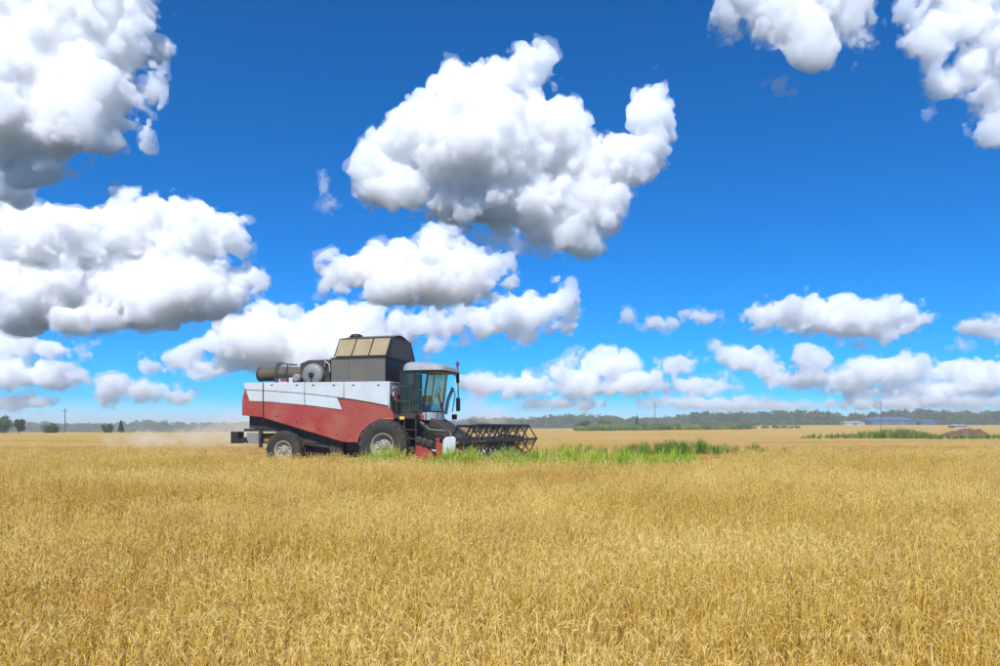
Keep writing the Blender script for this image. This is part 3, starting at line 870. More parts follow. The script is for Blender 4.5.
# cab
CN, CF = -1.0, 1.0
sr0, z_fl = q(ZA, 150, 590, CN)
zt = q(ZA, 300, 192, CN)[1]
s_fb = q(ZA, 366, 590, CN)[0]; s_ft = q(ZA, 412, 205, CN)[0]
bul = 0.30
cab = MB()
cab.box(sr0, s_fb - 0.05, CN, CF, z_fl - 0.08, z_fl + 0.0)
cb = cab.build("cab_floor", M_DARK, H)
MB().box(sr0 - 0.04, sr0 + 0.02, CN + 0.02, CF - 0.02, z_fl + 0.01, zt - 0.01).build("cab_back_wall", M_BLACK, H)
def wind(y, tz):
    s0 = s_fb + (s_ft - s_fb) * tz
    return s0 + bul * (1 - (abs(y) / 1.0) ** 2.4)
NW = 14
wsv = [(wind(-0.96 + 1.92 * j / NW, i / 4), -0.96 + 1.92 * j / NW, z_fl + 0.03 + (zt - z_fl - 0.05) * i / 4) for i in range(5) for j in range(NW + 1)]
ws = MB().add(wsv, [[i * (NW + 1) + j, i * (NW + 1) + j + 1, (i + 1) * (NW + 1) + j + 1, (i + 1) * (NW + 1) + j] for i in range(4) for j in range(NW)]).build("windscreen", M_GLASS, H)
sm = ws.modifiers.new("thickness", 'SOLIDIFY'); sm.thickness = 0.006
for side in (-1, 1):
    yy = side * 0.985
    def sp_(f, z): return (sr0 + 0.06 + (s_fb - sr0 - 0.12) * f + (s_ft - s_fb) * z, yy, z_fl + 0.04 + (zt - z_fl - 0.08) * z)
    a, b_, c_, d_ = sp_(0.0, 0), sp_(0.56, 0), sp_(0.56, 1), sp_(0.0, 1)
    a = (sr0 + 0.05, yy, a[2]); d_ = (sr0 + 0.05, yy, d_[2])
    for nm, ps in (("side_window", (a, sp_(0.40, 0), sp_(0.40, 1), d_)), ("door_window", (sp_(0.46, 0), sp_(0.97, 0), sp_(0.97, 1), sp_(0.46, 1)))):
        MB().hexa([(x, y - 0.003, z) for x, y, z in ps] + [(x, y + 0.003, z) for x, y, z in ps]).build(nm, M_GLASS, H)
    MB().tube([(sr0 + 0.02, yy, z_fl), (sr0 + 0.02, yy, zt)], 0.045, 8).build("cab_pillar", M_BLACK, H)
    MB().tube([sp_(0.43, 0), sp_(0.43, 1)], 0.028, 8).build("door_frame", M_BLACK, H)
    MB().tube([(s_fb, yy, z_fl), (s_fb + 0.5 * (s_ft - s_fb) - 0.03, yy, 0.5 * (z_fl + zt)), (s_ft, yy, zt)], 0.045, 8).build("cab_pillar", M_BLACK, H)
    MB().tube([(sr0, yy, z_fl + 0.02), (s_fb, yy, z_fl + 0.02)], 0.03, 8).build("door_sill", M_BLACK, H)
MB().tube([(wind(-0.97 + 1.94 * j / 12, 0), -0.97 + 1.94 * j / 12, z_fl + 0.03) for j in range(13)], 0.025, 8).build("windscreen_frame", M_BLACK, H)
MB().tube([(wind(-0.97 + 1.94 * j / 12, 1), -0.97 + 1.94 * j / 12, zt - 0.02) for j in range(13)], 0.03, 8).build("windscreen_frame", M_BLACK, H)
# white stanchion at the far front corner, carrying the mirror
MB().tube([(s_fb + 0.12, 1.06, z_fl - 0.05), (s_fb + 0.2, 1.1, z_fl + 0.5), (s_ft + 0.22, 1.12, zt - 0.55)], 0.07, 10).build("front_stanchion", M_WHITE, H)
# base under the glass: red box at the side, white apron in front
zb_ = q(ZA, 300, 665, CN)[1]
MB().box(sr0 + 0.25, s_fb + 0.02, CN - 0.03, CN + 0.35, zb_, z_fl - 0.085).build("step_box", M_RED, H, bevel=0.02)
ap = [(wind(-1.0 + 2.0 * j / 12, 0) + 0.03, -1.0 + 2.0 * j / 12) for j in range(13)]
n = len(ap)
mb = MB().add([(x, y, zb_) for x, y in ap] + [(x, y, z_fl - 0.005) for x, y in ap] + [(x - 0.06, y, zb_) for x, y in ap] + [(x - 0.06, y, z_fl - 0.005) for x, y in ap],
              [[j, j + 1, n + j + 1, n + j] for j in range(n - 1)] + [[2 * n + j, 3 * n + j, 3 * n + j + 1, 2 * n + j + 1] for j in range(n - 1)]
              + [[n + j, n + j + 1, 3 * n + j + 1, 3 * n + j] for j in range(n - 1)] + [[j, 2 * n + j, 2 * n + j + 1, j + 1] for j in range(n - 1)]
              + [[0, n, 3 * n, 2 * n], [n - 1, 3 * n - 1, 4 * n - 1, 2 * n - 1]])
mb.build("cab_apron", M_WHITE, H)
MB().tube([(wind(-0.55, 0) + 0.08, -0.55, zb_ - 0.05), (wind(-0.5, 0) + 0.1, -0.5, zb_ + 0.1), (wind(-0.45, 0) + 0.12, -0.4, z_fl + 0.12)], 0.018, 6).build("wiper_arm", M_BLACK, H)
# roof: rounded loft
ro0 = q(ZA, 146, 190, -1.08)[0]; ro1 = wind(0, 1) + 0.30
zr1 = q(ZA, 330, 106, -0.6)[1]
def rrect(x0, x1, y0, y1, r, front):
    pts = []
    for cx, cy_, a0, rr in ((x1 - front, y1 - r, 0, 1), (x0 + r, y1 - r, 90, 0), (x0 + r, y0 + r, 180, 0), (x1 - front, y0 + r, 270, 1)):
        for k in range(7):
            a = R(a0 + 15 * k)
            pts.append((cx + (front if rr else r) * math.cos(a), cy_ + r * math.sin(a)))
    return pts
hgt = zr1 - zt
lv = [(0.0, 0.0), (0.02, hgt * 0.18), (0.03, hgt * 0.45), (0.10, hgt * 0.75), (0.24, hgt * 0.93), (0.5, hgt)]
vv = []
for ins, hz_ in lv:
    ring = rrect(ro0 + ins * 0.8, ro1 - ins * 0.9, -1.08 + ins, 1.08 - ins, 0.3, 0.42)
    vv += [(x, y, zt + hz_ - 0.14 * ((x - ro0) / (ro1 - ro0)) ** 1.5 * (hz_ / hgt)) for x, y in ring]
n = 28
rf = MB().add(vv, [[j * n + k, j * n + (k + 1) % n, (j + 1) * n + (k + 1) % n, (j + 1) * n + k] for j in range(5) for k in range(n)] + [list(range(n)), [5 * n + k for k in range(n)]])
roof = rf.build("cab_roof", M_ROOF, H, angle=45)
MB().add([(x * 1.0, y * 0.96, zt - 0.05) for x, y in rrect(ro0 + 0.35, ro1 - 0.03, -1.04, 1.04, 0.2, 0.38)] + [(x, y * 0.96, zt + 0.004) for x, y in rrect(ro0 + 0.35, ro1 - 0.03, -1.04, 1.04, 0.2, 0.38)],
         [[k, (k + 1) % n, n + (k + 1) % n, n + k] for k in range(n)] + [list(range(n)), [n + k for k in range(n)]]).build("roof_visor", M_BROWN, roof)
for k in range(6):
    y = -0.85 + 0.34 * k
    xl = ro1 - 0.06 - 0.14 * (abs(y)) ** 2
    MB().box(xl - 0.04, xl + 0.035, y - 0.09, y + 0.09, zt + 0.012, zt + 0.105).build("work_light", M_TUBE, roof, bevel=0.012)
sbn, zbn = q(ZA, 690, 150, 0.9)
bc = MB().tube([(sbn, 0.9, zbn - 0.15), (sbn, 0.9, zbn + 0.02)], 0.03, 8).build("beacon_post", M_DARK, roof)
MB().tube([(sbn, 0.9, zbn), (sbn, 0.9, zbn + 0.12), (sbn, 0.9, zbn + 0.17)], [0.075, 0.07, 0.03], 12).build("beacon", M_BROWN, bc if False else roof)
# mirrors on the far front corner
sm0, zm0 = q(ZA, 668, 455, 1.35); sm1, zm1 = q(ZA, 724, 582, 1.35)
ma = MB().tube([(s_ft + 0.2, 1.1, zt + 0.02), (s_ft + 0.35, 1.3, zt - 0.15), (0.5 * (sm0 + sm1), 1.35, zm0 + 0.25), (0.5 * (sm0 + sm1), 1.35, zm0)], 0.022, 8).build("mirror_arm", M_BLACK, H)
MB().box(sm0 + 0.06, sm1 - 0.06, 1.24, 1.46, zm1, zm0).build("mirror", M_BROWN, ma, bevel=0.03)
s0, z0 = q(ZA, 640, 612, 1.2); s1, z1_ = q(ZA, 684, 662, 1.2)
MB().box(s0, s1, 1.12, 1.24, z1_, z0).build("marker_lamp", M_BROWN, H, bevel=0.02)
s0, z0 = q(ZA, 680, 225, 1.2); s1, z1_ = q(ZA, 708, 315, 1.2)
MB().box(s0, s1, 1.14, 1.2, z1_, z0).build("upper_mirror", M_BLACK, ma, bevel=0.01)
# inside the cab
sx = sr0 + 0.55
seat = MB().box(sx - 0.28, sx + 0.28, -0.27, 0.27, z_fl + 0.32, z_fl + 0.46).build("seat", M_SEAT, H, bevel=0.04)
MB().prism([(sx - 0.32, z_fl + 0.46), (sx - 0.18, z_fl + 0.46), (sx - 0.28, z_fl + 1.12), (sx - 0.38, z_fl + 1.1)], -0.25, 0.25).build("seat_back", M_SEAT, seat, bevel=0.03)
MB().box(sx - 0.15, sx + 0.15, -0.15, 0.15, z_fl + 0.002, z_fl + 0.32).build("seat_base", M_BLACK, seat)
stc = MB().tube([(sx + 0.75, 0, z_fl), (sx + 0.55, 0, z_fl + 0.75)], 0.05, 8).build("steering_column", M_BLACK, H)
ring = [(sx + 0.55 + 0.08 * math.cos(a), 0.2 * math.sin(a), z_fl + 0.77 + 0.18 * math.cos(a)) for a in np.linspace(0, 2 * math.pi, 17)]
MB().tube(ring, 0.016, 6, cap=False).build("steering_wheel", M_BLACK, stc)
MB().box(sx - 0.2, sx + 0.5, -0.6, -0.4, z_fl + 0.3, z_fl + 0.62).build("control_console", M_DARK, H, bevel=0.03)
s0, z0 = q(ZA, 222, 222, -0.93); s1, z1_ = q(ZA, 268, 322, -0.93)
MB().box(s0, s1, -0.96, -0.93, z1_, z0).build("window_decal", M_BROWN, H)
# platform and hand rails beside the door
zp = q(ZA, 150, 612, -1.45)[1]
MB().box(q(ZA, 92, 0, -1.48)[0], s_fb - 0.1, -1.52, -1.05, zp - 0.16, zp).build("platform", M_DARK, H, bevel=0.015)
s0, z0 = q(ZA, 140, 632, -1.52); s1, z1_ = q(ZA, 186, 660, -1.52)
MB().box(s0, s1, -1.545, -1.523, z1_, z0).build("reflector", M_YELLOW, H)
rails = [
    [(108, 610), (108, 385), (122, 356), (150, 347), (238, 350)],
    [(240, 345), (240, 610)],
    [(108, 490), (240, 490)],
    [(262, 600), (266, 410), (285, 380), (330, 374), (352, 390), (350, 600)],
]
rl = None
for k, pts in enumerate(rails):
    o = MB().tube([q3(ZA, x, y, -1.5) for x, y in pts], 0.021, 8).build("hand_rail" if k == 0 else "rail_bar", M_RAIL, rl or H)
    rl = rl or o
MB().tube([q3(ZA, 640, 590, -0.95 + 2.0), q3(ZA, 668, 420, 1.05), q3(ZA, 660, 390, 1.05), q3(ZA, 630, 395, 1.0)], 0.02, 8).build("grab_handle", M_BLACK, H)
for k in range(4):
    zz = 0.55 + 0.33 * k
    MB().box(s_fb - 0.55, s_fb - 0.1, -1.5, -1.2, zz, zz + 0.035).build("ladder_step", M_DARK, H)
for dx in (-0.55, -0.1):
    MB().box(s_fb + dx - 0.02, s_fb + dx + 0.02, -1.5, -1.44, 0.5, zp - 0.17).build("ladder_rail", M_DARK, H)

# feeder house
fh = [(s_fb - 1.3, 2.0), (s_fb + 0.1, 2.05), (6.2, 1.25), (6.25, 0.45), (5.8, 0.4), (s_fb - 1.2, 1.1)]
MB().prism(fh, -0.75, 0.75).build("feeder_house", M_DARK, H, bevel=0.02)
MB().prism([(s_fb - 1.9, zb_ - 0.02), (s_fb + 0.05, zb_ - 0.02), (s_fb - 0.1, 1.7), (s_fb - 1.7, 1.5)], -0.95, 0.95).build("front_frame", M_BLACK, H)
for y0, y1 in ((-0.9, -0.8), (0.8, 0.9)):
    MB().tube([(sfw + 0.3, y0, 0.9), (5.9, y1, 0.7)], 0.06, 8).build("lift_cylinder", M_ZINC, H)
for k in range(5):
    yy = -1.0 - 0.08 * k
    MB().tube([(s_fb - 0.2, yy + 0.2, zb_), (s_fb + 0.3, yy, zb_ - 0.25 - 0.05 * k), (6.0, yy - 0.3, 1.5), (6.15, yy - 0.4, 1.1)], 0.022, 6).build("hydraulic_hose", M_ZINC if k == 2 else M_BLACK, H)

# header with reel
W0, W1 = -3.5, 4.0
SB = 6.3
hd = MB().prism([(SB, 0.22), (SB + 0.06, 0.22), (SB + 0.06, 1.28), (SB - 0.06, 1.28), (SB - 0.06, 1.2), (SB, 1.18)], W0, W1).build("header", M_RED, H)
MB().prism([(SB + 0.065, 0.24), (SB + 1.15, 0.12), (SB + 1.15, 0.16), (SB + 0.065, 0.29)], W0 + 0.005, W1 - 0.005).build("header_floor", M_DARK, hd)
for y in (W0, W1):
    MB().prism([(SB - 0.05, 0.2), (SB + 0.9, 0.1), (SB + 1.75, 0.14), (SB + 1.9, 0.25), (SB + 1.1, 0.62), (SB + 0.55, 1.05), (SB - 0.05, 1.15)], y - 0.03, y - 0.006 if y > 0 else y + 0.03 - 0.036).build("crop_divider", M_RED, hd, bevel=0.01)
# feed auger: core and flighting
mb = MB().tube([(SB + 0.5, W0 + 0.05, 0.55), (SB + 0.5, W1 - 0.05, 0.55)], 0.19, 18)
mb.build("feed_auger", M_DGREY, hd)
NF = 180
fl = []
for k in range(NF + 1):
    y = W0 + 0.1 + (W1 - W0 - 0.2) * k / NF
    a = (1 if y < 0 else -1) * (y - 0.05) * 2 * math.pi / 0.55
    for r_ in (0.19, 0.31):
        fl.append((SB + 0.5 + r_ * math.cos(a), y, 0.55 + r_ * math.sin(a)))
mb = MB().add(fl, [[2 * k, 2 * k + 1, 2 * k + 3, 2 * k + 2] for k in range(NF)])
o = mb.build("auger_flight", M_ZINC, hd)
sm = o.modifiers.new("thickness", 'SOLIDIFY'); sm.thickness = 0.006
# knife fingers
mb = MB()
for k in range(92):
    y = W0 + 0.06 + k * 0.0765
    mb.add([(SB + 1.12, y - 0.015, 0.12), (SB + 1.12, y + 0.015, 0.12), (SB + 1.26, y, 0.13), (SB + 1.12, y, 0.16)], [[0, 1, 2], [0, 2, 3], [1, 3, 2], [0, 3, 1]])
o = mb.build("knife_guards", M_ZINC, hd); o['kind'] = 'stuff'
# reel
RS, RZ, RRAD = SB + 1.0, 1.15, 0.64
MB().tube([(RS, W0 + 0.1, RZ), (RS, W1 - 0.1, RZ)], 0.085, 14).build("reel_shaft", M_BLACK, hd)
NB = 6
ph0 = R(62)
corners = [(RS + RRAD * math.cos(ph0 + k * 2 * math.pi / NB), RZ + RRAD * math.sin(ph0 + k * 2 * math.pi / NB)) for k in range(NB)]
for k in range(NB):
    x, z = corners[k]
    bt = MB().tube([(x, W0 + 0.12, z), (x, W1 - 0.12, z)], 0.045, 8).build("reel_bat", M_BLACK, hd)
spid = [W0 + 0.14 + (W1 - W0 - 0.28) * j / 5 for j in range(6)]
for y in spid:
    mb = MB()
    for k in range(NB):
        x, z = corners[k]; x2, z2 = corners[(k + 1) % NB]
        mb.tube([(RS, y, RZ), (x, y, z)], 0.034, 6)
        mb.tube([(x, y, z), (x2, y, z2)], 0.03, 6)
    mb.build("reel_spider", M_BLACK, hd)
for k in range(NB):
    x, z = corners[k]
    mb = MB()
    for j in range(56):
        y = W0 + 0.2 + j * (W1 - W0 - 0.4) / 55
        mb.tube([(x, y, z), (x - 0.03, y, z - 0.1), (x - 0.1, y, z - 0.26)], 0.009, 4)
    o = mb.build("reel_tines", M_DARK, hd); o['kind'] = 'stuff'
for y in (W0 + 0.06, W1 - 0.06):
    MB().prism([(SB - 0.05, 1.25), (SB - 0.05, 1.4), (RS + 0.1, RZ + 0.1), (RS + 0.1, RZ - 0.06)], y - 0.035, y + 0.035).build("reel_arm", M_BLACK, hd)
    MB().tube([(SB, y, 0.85), (RS - 0.25, y, RZ)], 0.04, 8).build("reel_ram", M_ZINC, hd)
# white shield and red drive cover on the near end
s0, z0 = q(ZB, 553, 352, W0 - 0.12); s1, z1_ = q(ZB, 675, 500, W0 - 0.12)
MB().prism([(s0, z0 - 0.1), (s0 + 0.1, z0), (s1 - 0.08, z0 + 0.02), (s1, z0 - 0.06), (s1 - 0.02, z1_ + 0.05), (s1 - 0.12, z1_ - 0.15), (s0 + 0.06, z1_ - 0.18), (s0 - 0.01, z1_)], W0 - 0.16, W0 - 0.09).build("end_shield", M_WHITE, hd, bevel=0.03)
s0, z0 = q(ZB, 298, 365, -3.1); s1, z1_ = q(ZB, 470, 525, -3.1)
MB().prism([(s0, z0 - 0.12), (s0 + 0.25, z0 - 0.14), (s1 - 0.1, z0 - 0.4), (s1, 0.55), (s1, 0.3), (s0 - 0.02, 0.3)], -3.16, -3.0).build("drive_cover", M_RED, hd, bevel=0.02)
for k in range(3):
    MB().lathe([(0.0, -0.05), (0.09, -0.05), (0.13, -0.02), (0.13, 0.03), (0, 0.03)], (s0 + 0.12 + 0.2 * k, -3.2, z0 - 0.06 - 0.06 * k), 18).build("belt_pulley", M_DARK, hd)
# ------------------------------------------------------------------ grain, stubble, weeds
OCH = (lin(202, 156, 50), 0.55, 0.30)
M_EAR = leafy("ripe_ear", [(0.0, lin(208, 174, 82)), (0.3, lin(228, 200, 108)), (0.6, lin(238, 214, 132)), (0.85, lin(216, 182, 88)), (1.0, lin(246, 230, 168))], 0.38, (lin(248, 228, 152), 0.72), 0.22, dark=OCH)
M_STRAW = leafy("ripe_straw", [(0.0, lin(216, 178, 64)), (0.4, lin(232, 202, 92)), (0.75, lin(238, 212, 114)), (1.0, lin(222, 186, 78))], 0.42, (lin(244, 222, 136), 0.68), 0.22, dark=OCH)
M_LEAFB = leafy("dry_blade", [(0.0, lin(210, 178, 94)), (0.5, lin(230, 200, 116)), (1.0, lin(194, 158, 78))], 0.5)
M_AWN = leafy("awn", [(0.0, lin(238, 210, 130)), (1.0, lin(248, 230, 170))], 0.45)

def ear(mb, p, d, L, r, rg, awns, mi, amid):
    """nodding ear along d from p, built of a lumpy spindle with bristles"""
    d = d.normalized()
    side = d.cross(Vector((0, 0, 1)))
    side = side.normalized() if side.length > 1e-3 else Vector((1, 0, 0))
    up = side.cross(d)
    pts, rad = [], []
    for k, (f, rr) in enumerate(((0, 0.35), (0.15, 0.85), (0.32, 0.8), (0.48, 1.0), (0.64, 0.8), (0.82, 0.7), (1.0, 0.12))):
        pts.append(p + d * (L * f) - Vector((0, 0, 1)) * (L * 0.35 * f * f)); rad.append(r * rr)
    mb.tube(pts, rad, 5, mi)
    for k in range(awns):
        f = rg.uniform(0.2, 1.0)
        q0 = p + d * (L * f) - Vector((0, 0, 1)) * (L * 0.35 * f * f)
        dd = (d + side * rg.uniform(-0.45, 0.45) + up * rg.uniform(-0.4, 0.4) - Vector((0, 0, 0.3))).normalized()
        w = side * 0.0012
        q1 = q0 + dd * L * rg.uniform(0.7, 1.2)
        mb.add([q0 - w, q0 + w, q1], [[0, 1, 2]], amid)

def grain_clump(name, seed, n, rad, awns, hgt=(0.5, 0.8)):
    rg = random.Random(seed)
    mb = MB()
    for _ in range(n):
        a, rr = rg.uniform(0, 2 * math.pi), rad * math.sqrt(rg.random())
        x, y = rr * math.cos(a), rr * math.sin(a)
        h = rg.uniform(*hgt)
        la = rg.gauss(0.35, 1.5)
        lean = Vector((math.cos(la), math.sin(la), 0)) * abs(rg.gauss(0.045, 0.04))
        base = Vector((x, y, -0.05))
        pts = [base, base + Vector((0, 0, h * 0.45)) + lean * 0.25, base + Vector((0, 0, h * 0.85)) + lean * 0.7]
        hook = rg.choice((rg.uniform(0.0, 0.25), rg.uniform(0.4, 0.7), rg.uniform(0.75, 1.0)))
        dirn = lean.normalized() if lean.length > 1e-4 else Vector((1, 0, 0))
        tip = pts[-1] + Vector((0, 0, h * 0.15)) + dirn * (0.03 + 0.04 * hook)
        pts.append(tip)
        mb.tube(pts, [0.0034, 0.0032, 0.0028, 0.002], 3, 1, cap=False)
        d = dirn * (0.3 + 0.5 * hook) + Vector((0, 0, 1.0 - 1.8 * hook)) + Vector((rg.uniform(-.2, .2), rg.uniform(-.2, .2), 0))
        ear(mb, tip, d, rg.uniform(0.05, 0.075), rg.uniform(0.0052, 0.0072), rg, awns, 0, 3)
        if rg.random() < 0.3:                                  # dry leaf blade hanging off the stem
            k0 = pts[1].lerp(pts[2], rg.random())
            a = rg.uniform(0, 6.28)
            o_ = Vector((math.cos(a), math.sin(a), 0)); wv = Vector((-o_.y, o_.x, 0)) * 0.0045
            b1 = k0 + o_ * 0.06 + Vector((0, 0, 0.05)); b2 = k0 + o_ * rg.uniform(0.11, 0.17) + Vector((0, 0, rg.uniform(-0.08, 0.05)))
            mb.add([k0 - wv, k0 + wv, b1 + wv, b1 - wv, b2], [[0, 1, 2, 3], [3, 2, 4]], 2)
    return proto(name, mb, [M_EAR, M_STRAW, M_LEAFB, M_AWN])

def edge_y(px):
    """how far the uncut grain reaches, by bearing"""
    e = 33.0 - (4.4 * sstep(215, 262, px) + 1.3 * sstep(330, 350, px) + 2.9 * sstep(415, 440, px)) * (1 - sstep(650, 800, px))
    return e

def cast_field(rg, y0, y1, spacing, cond):
    """jittered grid of places seen from about here, with margin to both sides"""
    out = []
    ys_ = np.arange(y0, y1, spacing)
    for yv in ys_:
        hw = 0.80 * yv + 2.0
        n = int(2 * hw / spacing)
        xv = -hw + (np.arange(n) + rg.random(n)) * (2 * hw / n)
        yy = yv + rg.random(n) * spacing
        out.append(np.stack([xv, yy], -1))
    pts = np.concatenate(out)
    px = 500 + F * pts[:, 0] / pts[:, 1]
    return pts[cond(pts, px)]

rg = np.random.default_rng(5)
near_k = [grain_clump("grain_near", 20 + k, 9, 0.10, 7) for k in range(8)]
far_k = [grain_clump("grain_far", 60 + k, 14, 0.16, 4) for k in range(8)]
ELE = random.Random(3)

def lowfreq(x, y):
    return (np.sin(x * 0.55 + 0.7 * np.sin(y * 0.33)) * np.sin(y * 0.8 + 1.1 * np.sin(x * 0.21 + 2)) +
            0.6 * np.sin(x * 1.4 + y * 0.9) * np.sin(y * 1.9 - x * 0.5))

def field_of(name, y0, y1, spacing, kinds, label):
    pts = cast_field(rg, y0, y1, spacing, lambda p, px: p[:, 1] < edge_y(px) + rg.normal(0, 0.35, len(p)))
    n = len(pts)
    lf = lowfreq(pts[:, 0], pts[:, 1])
    z = ground_z(pts[:, 0], pts[:, 1])
    P = np.stack([pts[:, 0], pts[:, 1], z], -1)
    rot = np.stack([rg.normal(0, 0.09, n), rg.normal(0.05, 0.09, n), rg.normal(0.0, 1.2, n)], -1)
    hs = 1.0 + 0.15 * lf + rg.normal(0, 0.10, n)
    ws_ = 0.88 + rg.normal(0, 0.07, n)
    scl = np.stack([ws_, ws_, np.clip(hs, 0.6, 1.35)], -1)
    o = scatter(name, P, rot, scl, kinds)
    return tag(o, label, 'grain', kind='stuff')

field_of("grain_crop", 3.5, 12.0, 0.150, near_k, 'standing ripe golden grain whose nodding ears can be told apart')
field_of("grain_crop", 12.0, 33.8, 0.215, far_k, 'dense ripe golden grain standing right up to the harvester')

# stubble and straw
M_STUB = leafy("stubble_straw", [(0.0, lin(196, 158, 84)), (0.5, lin(224, 192, 120)), (1.0, lin(206, 164, 82))], 0.3)
M_SWATH = leafy("swath_straw", [(0.0, lin(196, 150, 60)), (0.5, lin(220, 178, 84)), (1.0, lin(180, 130, 52))], 0.3)
def stub_clump(seed):
    r_ = random.Random(seed); mb = MB()
    for _ in range(26):
        x, y = r_.uniform(-0.3, 0.3), r_.uniform(-0.25, 0.25)
        h = r_.uniform(0.10, 0.2)
        a = Vector((x, y, -0.02)); b_ = a + Vector((r_.uniform(-.04, .04), r_.uniform(-.04, .04), h))
        mb.tube([a, b_], 0.004, 3, 0, cap=False)
    return proto("stubble_tuft", mb, [M_STUB])
def straw_heap(seed):
    r_ = random.Random(seed); mb = MB()
    for _ in range(110):
        c = Vector((r_.gauss(0, 0.42), r_.gauss(0, 0.3), abs(r_.gauss(0.06, 0.08))))
        a = r_.uniform(0, 6.28); L = r_.uniform(0.12, 0.3)
        d = Vector((math.cos(a), math.sin(a), r_.uniform(-0.3, 0.5))) * L
        w = Vector((-d.y, d.x, 0)).normalized() * 0.007
        mb.add([c - w, c + w, c + d + w, c + d - w], [[0, 1, 2, 3]])
    return proto("straw_heap", mb, [M_SWATH])
pts = cast_field(rg, 26.0, 62.0, 0.5, lambda p, px: p[:, 1] > edge_y(px) + 0.3)
n = len(pts)
P = np.stack([pts[:, 0], pts[:, 1], ground_z(pts[:, 0], pts[:, 1])], -1)
o = scatter("stubble", P, np.stack([np.zeros(n), np.zeros(n), rg.random(n) * 6.28], -1), np.ones((n, 3)) * (0.9 + 0.3 * rg.random((n, 1))), [stub_clump(k) for k in range(5)])
tag(o, 'short cut stubble left standing on the harvested strip', 'stubble', kind='stuff')

def swath(px0, px1, y0, y1, step, wid, dens, label):
    P, S = [], []
    a, b_ = (at(px0, HZ, y0), at(px1, HZ, y1))
    L = (b_ - a).length
    for k in range(int(L / step)):
        if rg.random() > dens: continue
        p = a.lerp(b_, (k + rg.random()) * step / L)
        x, y = p.x, p.y + rg.normal(0, wid) + 0.6 * math.sin(p.x * 0.35)
        P.append((x, y, float(ground_z(x, y)))); S.append([0.9 + 0.5 * rg.random(), 0.9 + 0.4 * rg.random(), 0.6 + 1.2 * rg.random()])
    n = len(P)
    o = scatter("straw_swath", np.array(P), np.stack([np.zeros(n), np.zeros(n), rg.random(n) * 6.28], -1), np.array(S), [straw_heap(k) for k in range(5)])
    tag(o, label, 'straw', kind='stuff')
swath(690, 1090, 37.5, 36.5, 0.16, 0.35, 0.9, 'loose straw swath lying close behind the standing grain')
swath(640, 1090, 44.0, 42.0, 0.22, 0.45, 0.85, 'second straw swath lying behind the first one on the stubble')
swath(560, 1090, 62.0, 58.0, 0.35, 0.6, 0.7, 'thin straw swath in front of the weed strip and mound')
swath(-90, 240, 44.0, 40.0, 0.28, 0.5, 0.8, 'patchy straw swath trailing off behind the harvester')
swath(-90, 250, 60.0, 54.0, 0.4, 0.7, 0.6, 'thin straw swath farther behind the harvester on open stubble')
swath(-90, 260, 92.0, 84.0, 0.6, 1.0, 0.6, 'faint straw swath out on the open stubble')

M_GRASS = leafy("fresh_grass", [(0.0, lin(140, 180, 30)), (0.4, lin(174, 206, 48)), (0.65, lin(190, 206, 80)), (0.8, lin(220, 204, 116)), (1.0, lin(226, 206, 124))], 0.55)
M_WEED = leafy("dark_weed", [(0.0, lin(84, 122, 42)), (0.5, lin(122, 154, 60)), (1.0, lin(172, 176, 92))], 0.45)
def grass_clump(name, seed, nb, rad, h, w, mat):
    r_ = random.Random(seed); mb = MB()
    for _ in range(nb):
        a, rr = r_.uniform(0, 6.28), rad * math.sqrt(r_.random())
        b0 = Vector((rr * math.cos(a), rr * math.sin(a), -0.03))
        hh = h * r_.uniform(0.55, 1.1)
        a2 = r_.uniform(0, 6.28)
        o_ = Vector((math.cos(a2), math.sin(a2), 0)); wv = Vector((-o_.y, o_.x, 0)) * w
        k = r_.uniform(0.05, 0.4)
        p1 = b0 + Vector((0, 0, hh * 0.55)) + o_ * hh * 0.12 * k
        p2 = b0 + Vector((0, 0, hh * 0.88)) + o_ * hh * 0.45 * k
        p3 = b0 + Vector((0, 0, hh * (1.0 - 0.2 * k))) + o_ * hh * 1.0 * k
        mb.add([b0 - wv, b0 + wv, p1 + wv, p1 - wv, p2 + wv * .7, p2 - wv * .7, p3], [[0, 1, 2, 3], [3, 2, 4, 5], [5, 4, 6]])
    return proto(name, mb, [mat])
def grass_patch(name, label, spots, kinds, mean_s=1.0):
    P, S = [], []
    for (px0, px1, y0, y1, n, hs) in spots:
        for _ in range(n):
            u = rg.random()
            px = px0 + (px1 - px0) * rg.random(); Y = y0 + (y1 - y0) * rg.random()
            if math.sin(px * 0.21 + 1.7 * math.sin(px * 0.063)) + math.sin(px * 0.47) * 0.6 < rg.uniform(-2.0, -0.35): continue
            fade = min(1.0, 0.55 + 2.2 * min(px - px0, px1 - px) / (px1 - px0))
            x = (px - 500) / F * Y
            P.append((x, Y, float(ground_z(x, Y))))
            s_ = hs * fade * (0.5 + 0.65 * rg.random()) * mean_s
            S.append((s_, s_, s_ * (0.85 + 0.3 * rg.random())))
    n = len(P)
    o = scatter(name, np.array(P), np.stack([rg.normal(0, .08, n), rg.normal(0, .08, n), rg.random(n) * 6.28], -1), np.array(S), kinds)
    return tag(o, label, 'grass', kind='stuff')
gk = [grass_clump("grass_tuft", k, 34, 0.16, 0.85, 0.007, M_GRASS) for k in range(5)]
wk = [grass_clump("weed_tuft", 50 + k, 46, 0.22, 1.0, 0.011, M_WEED) for k in range(5)]
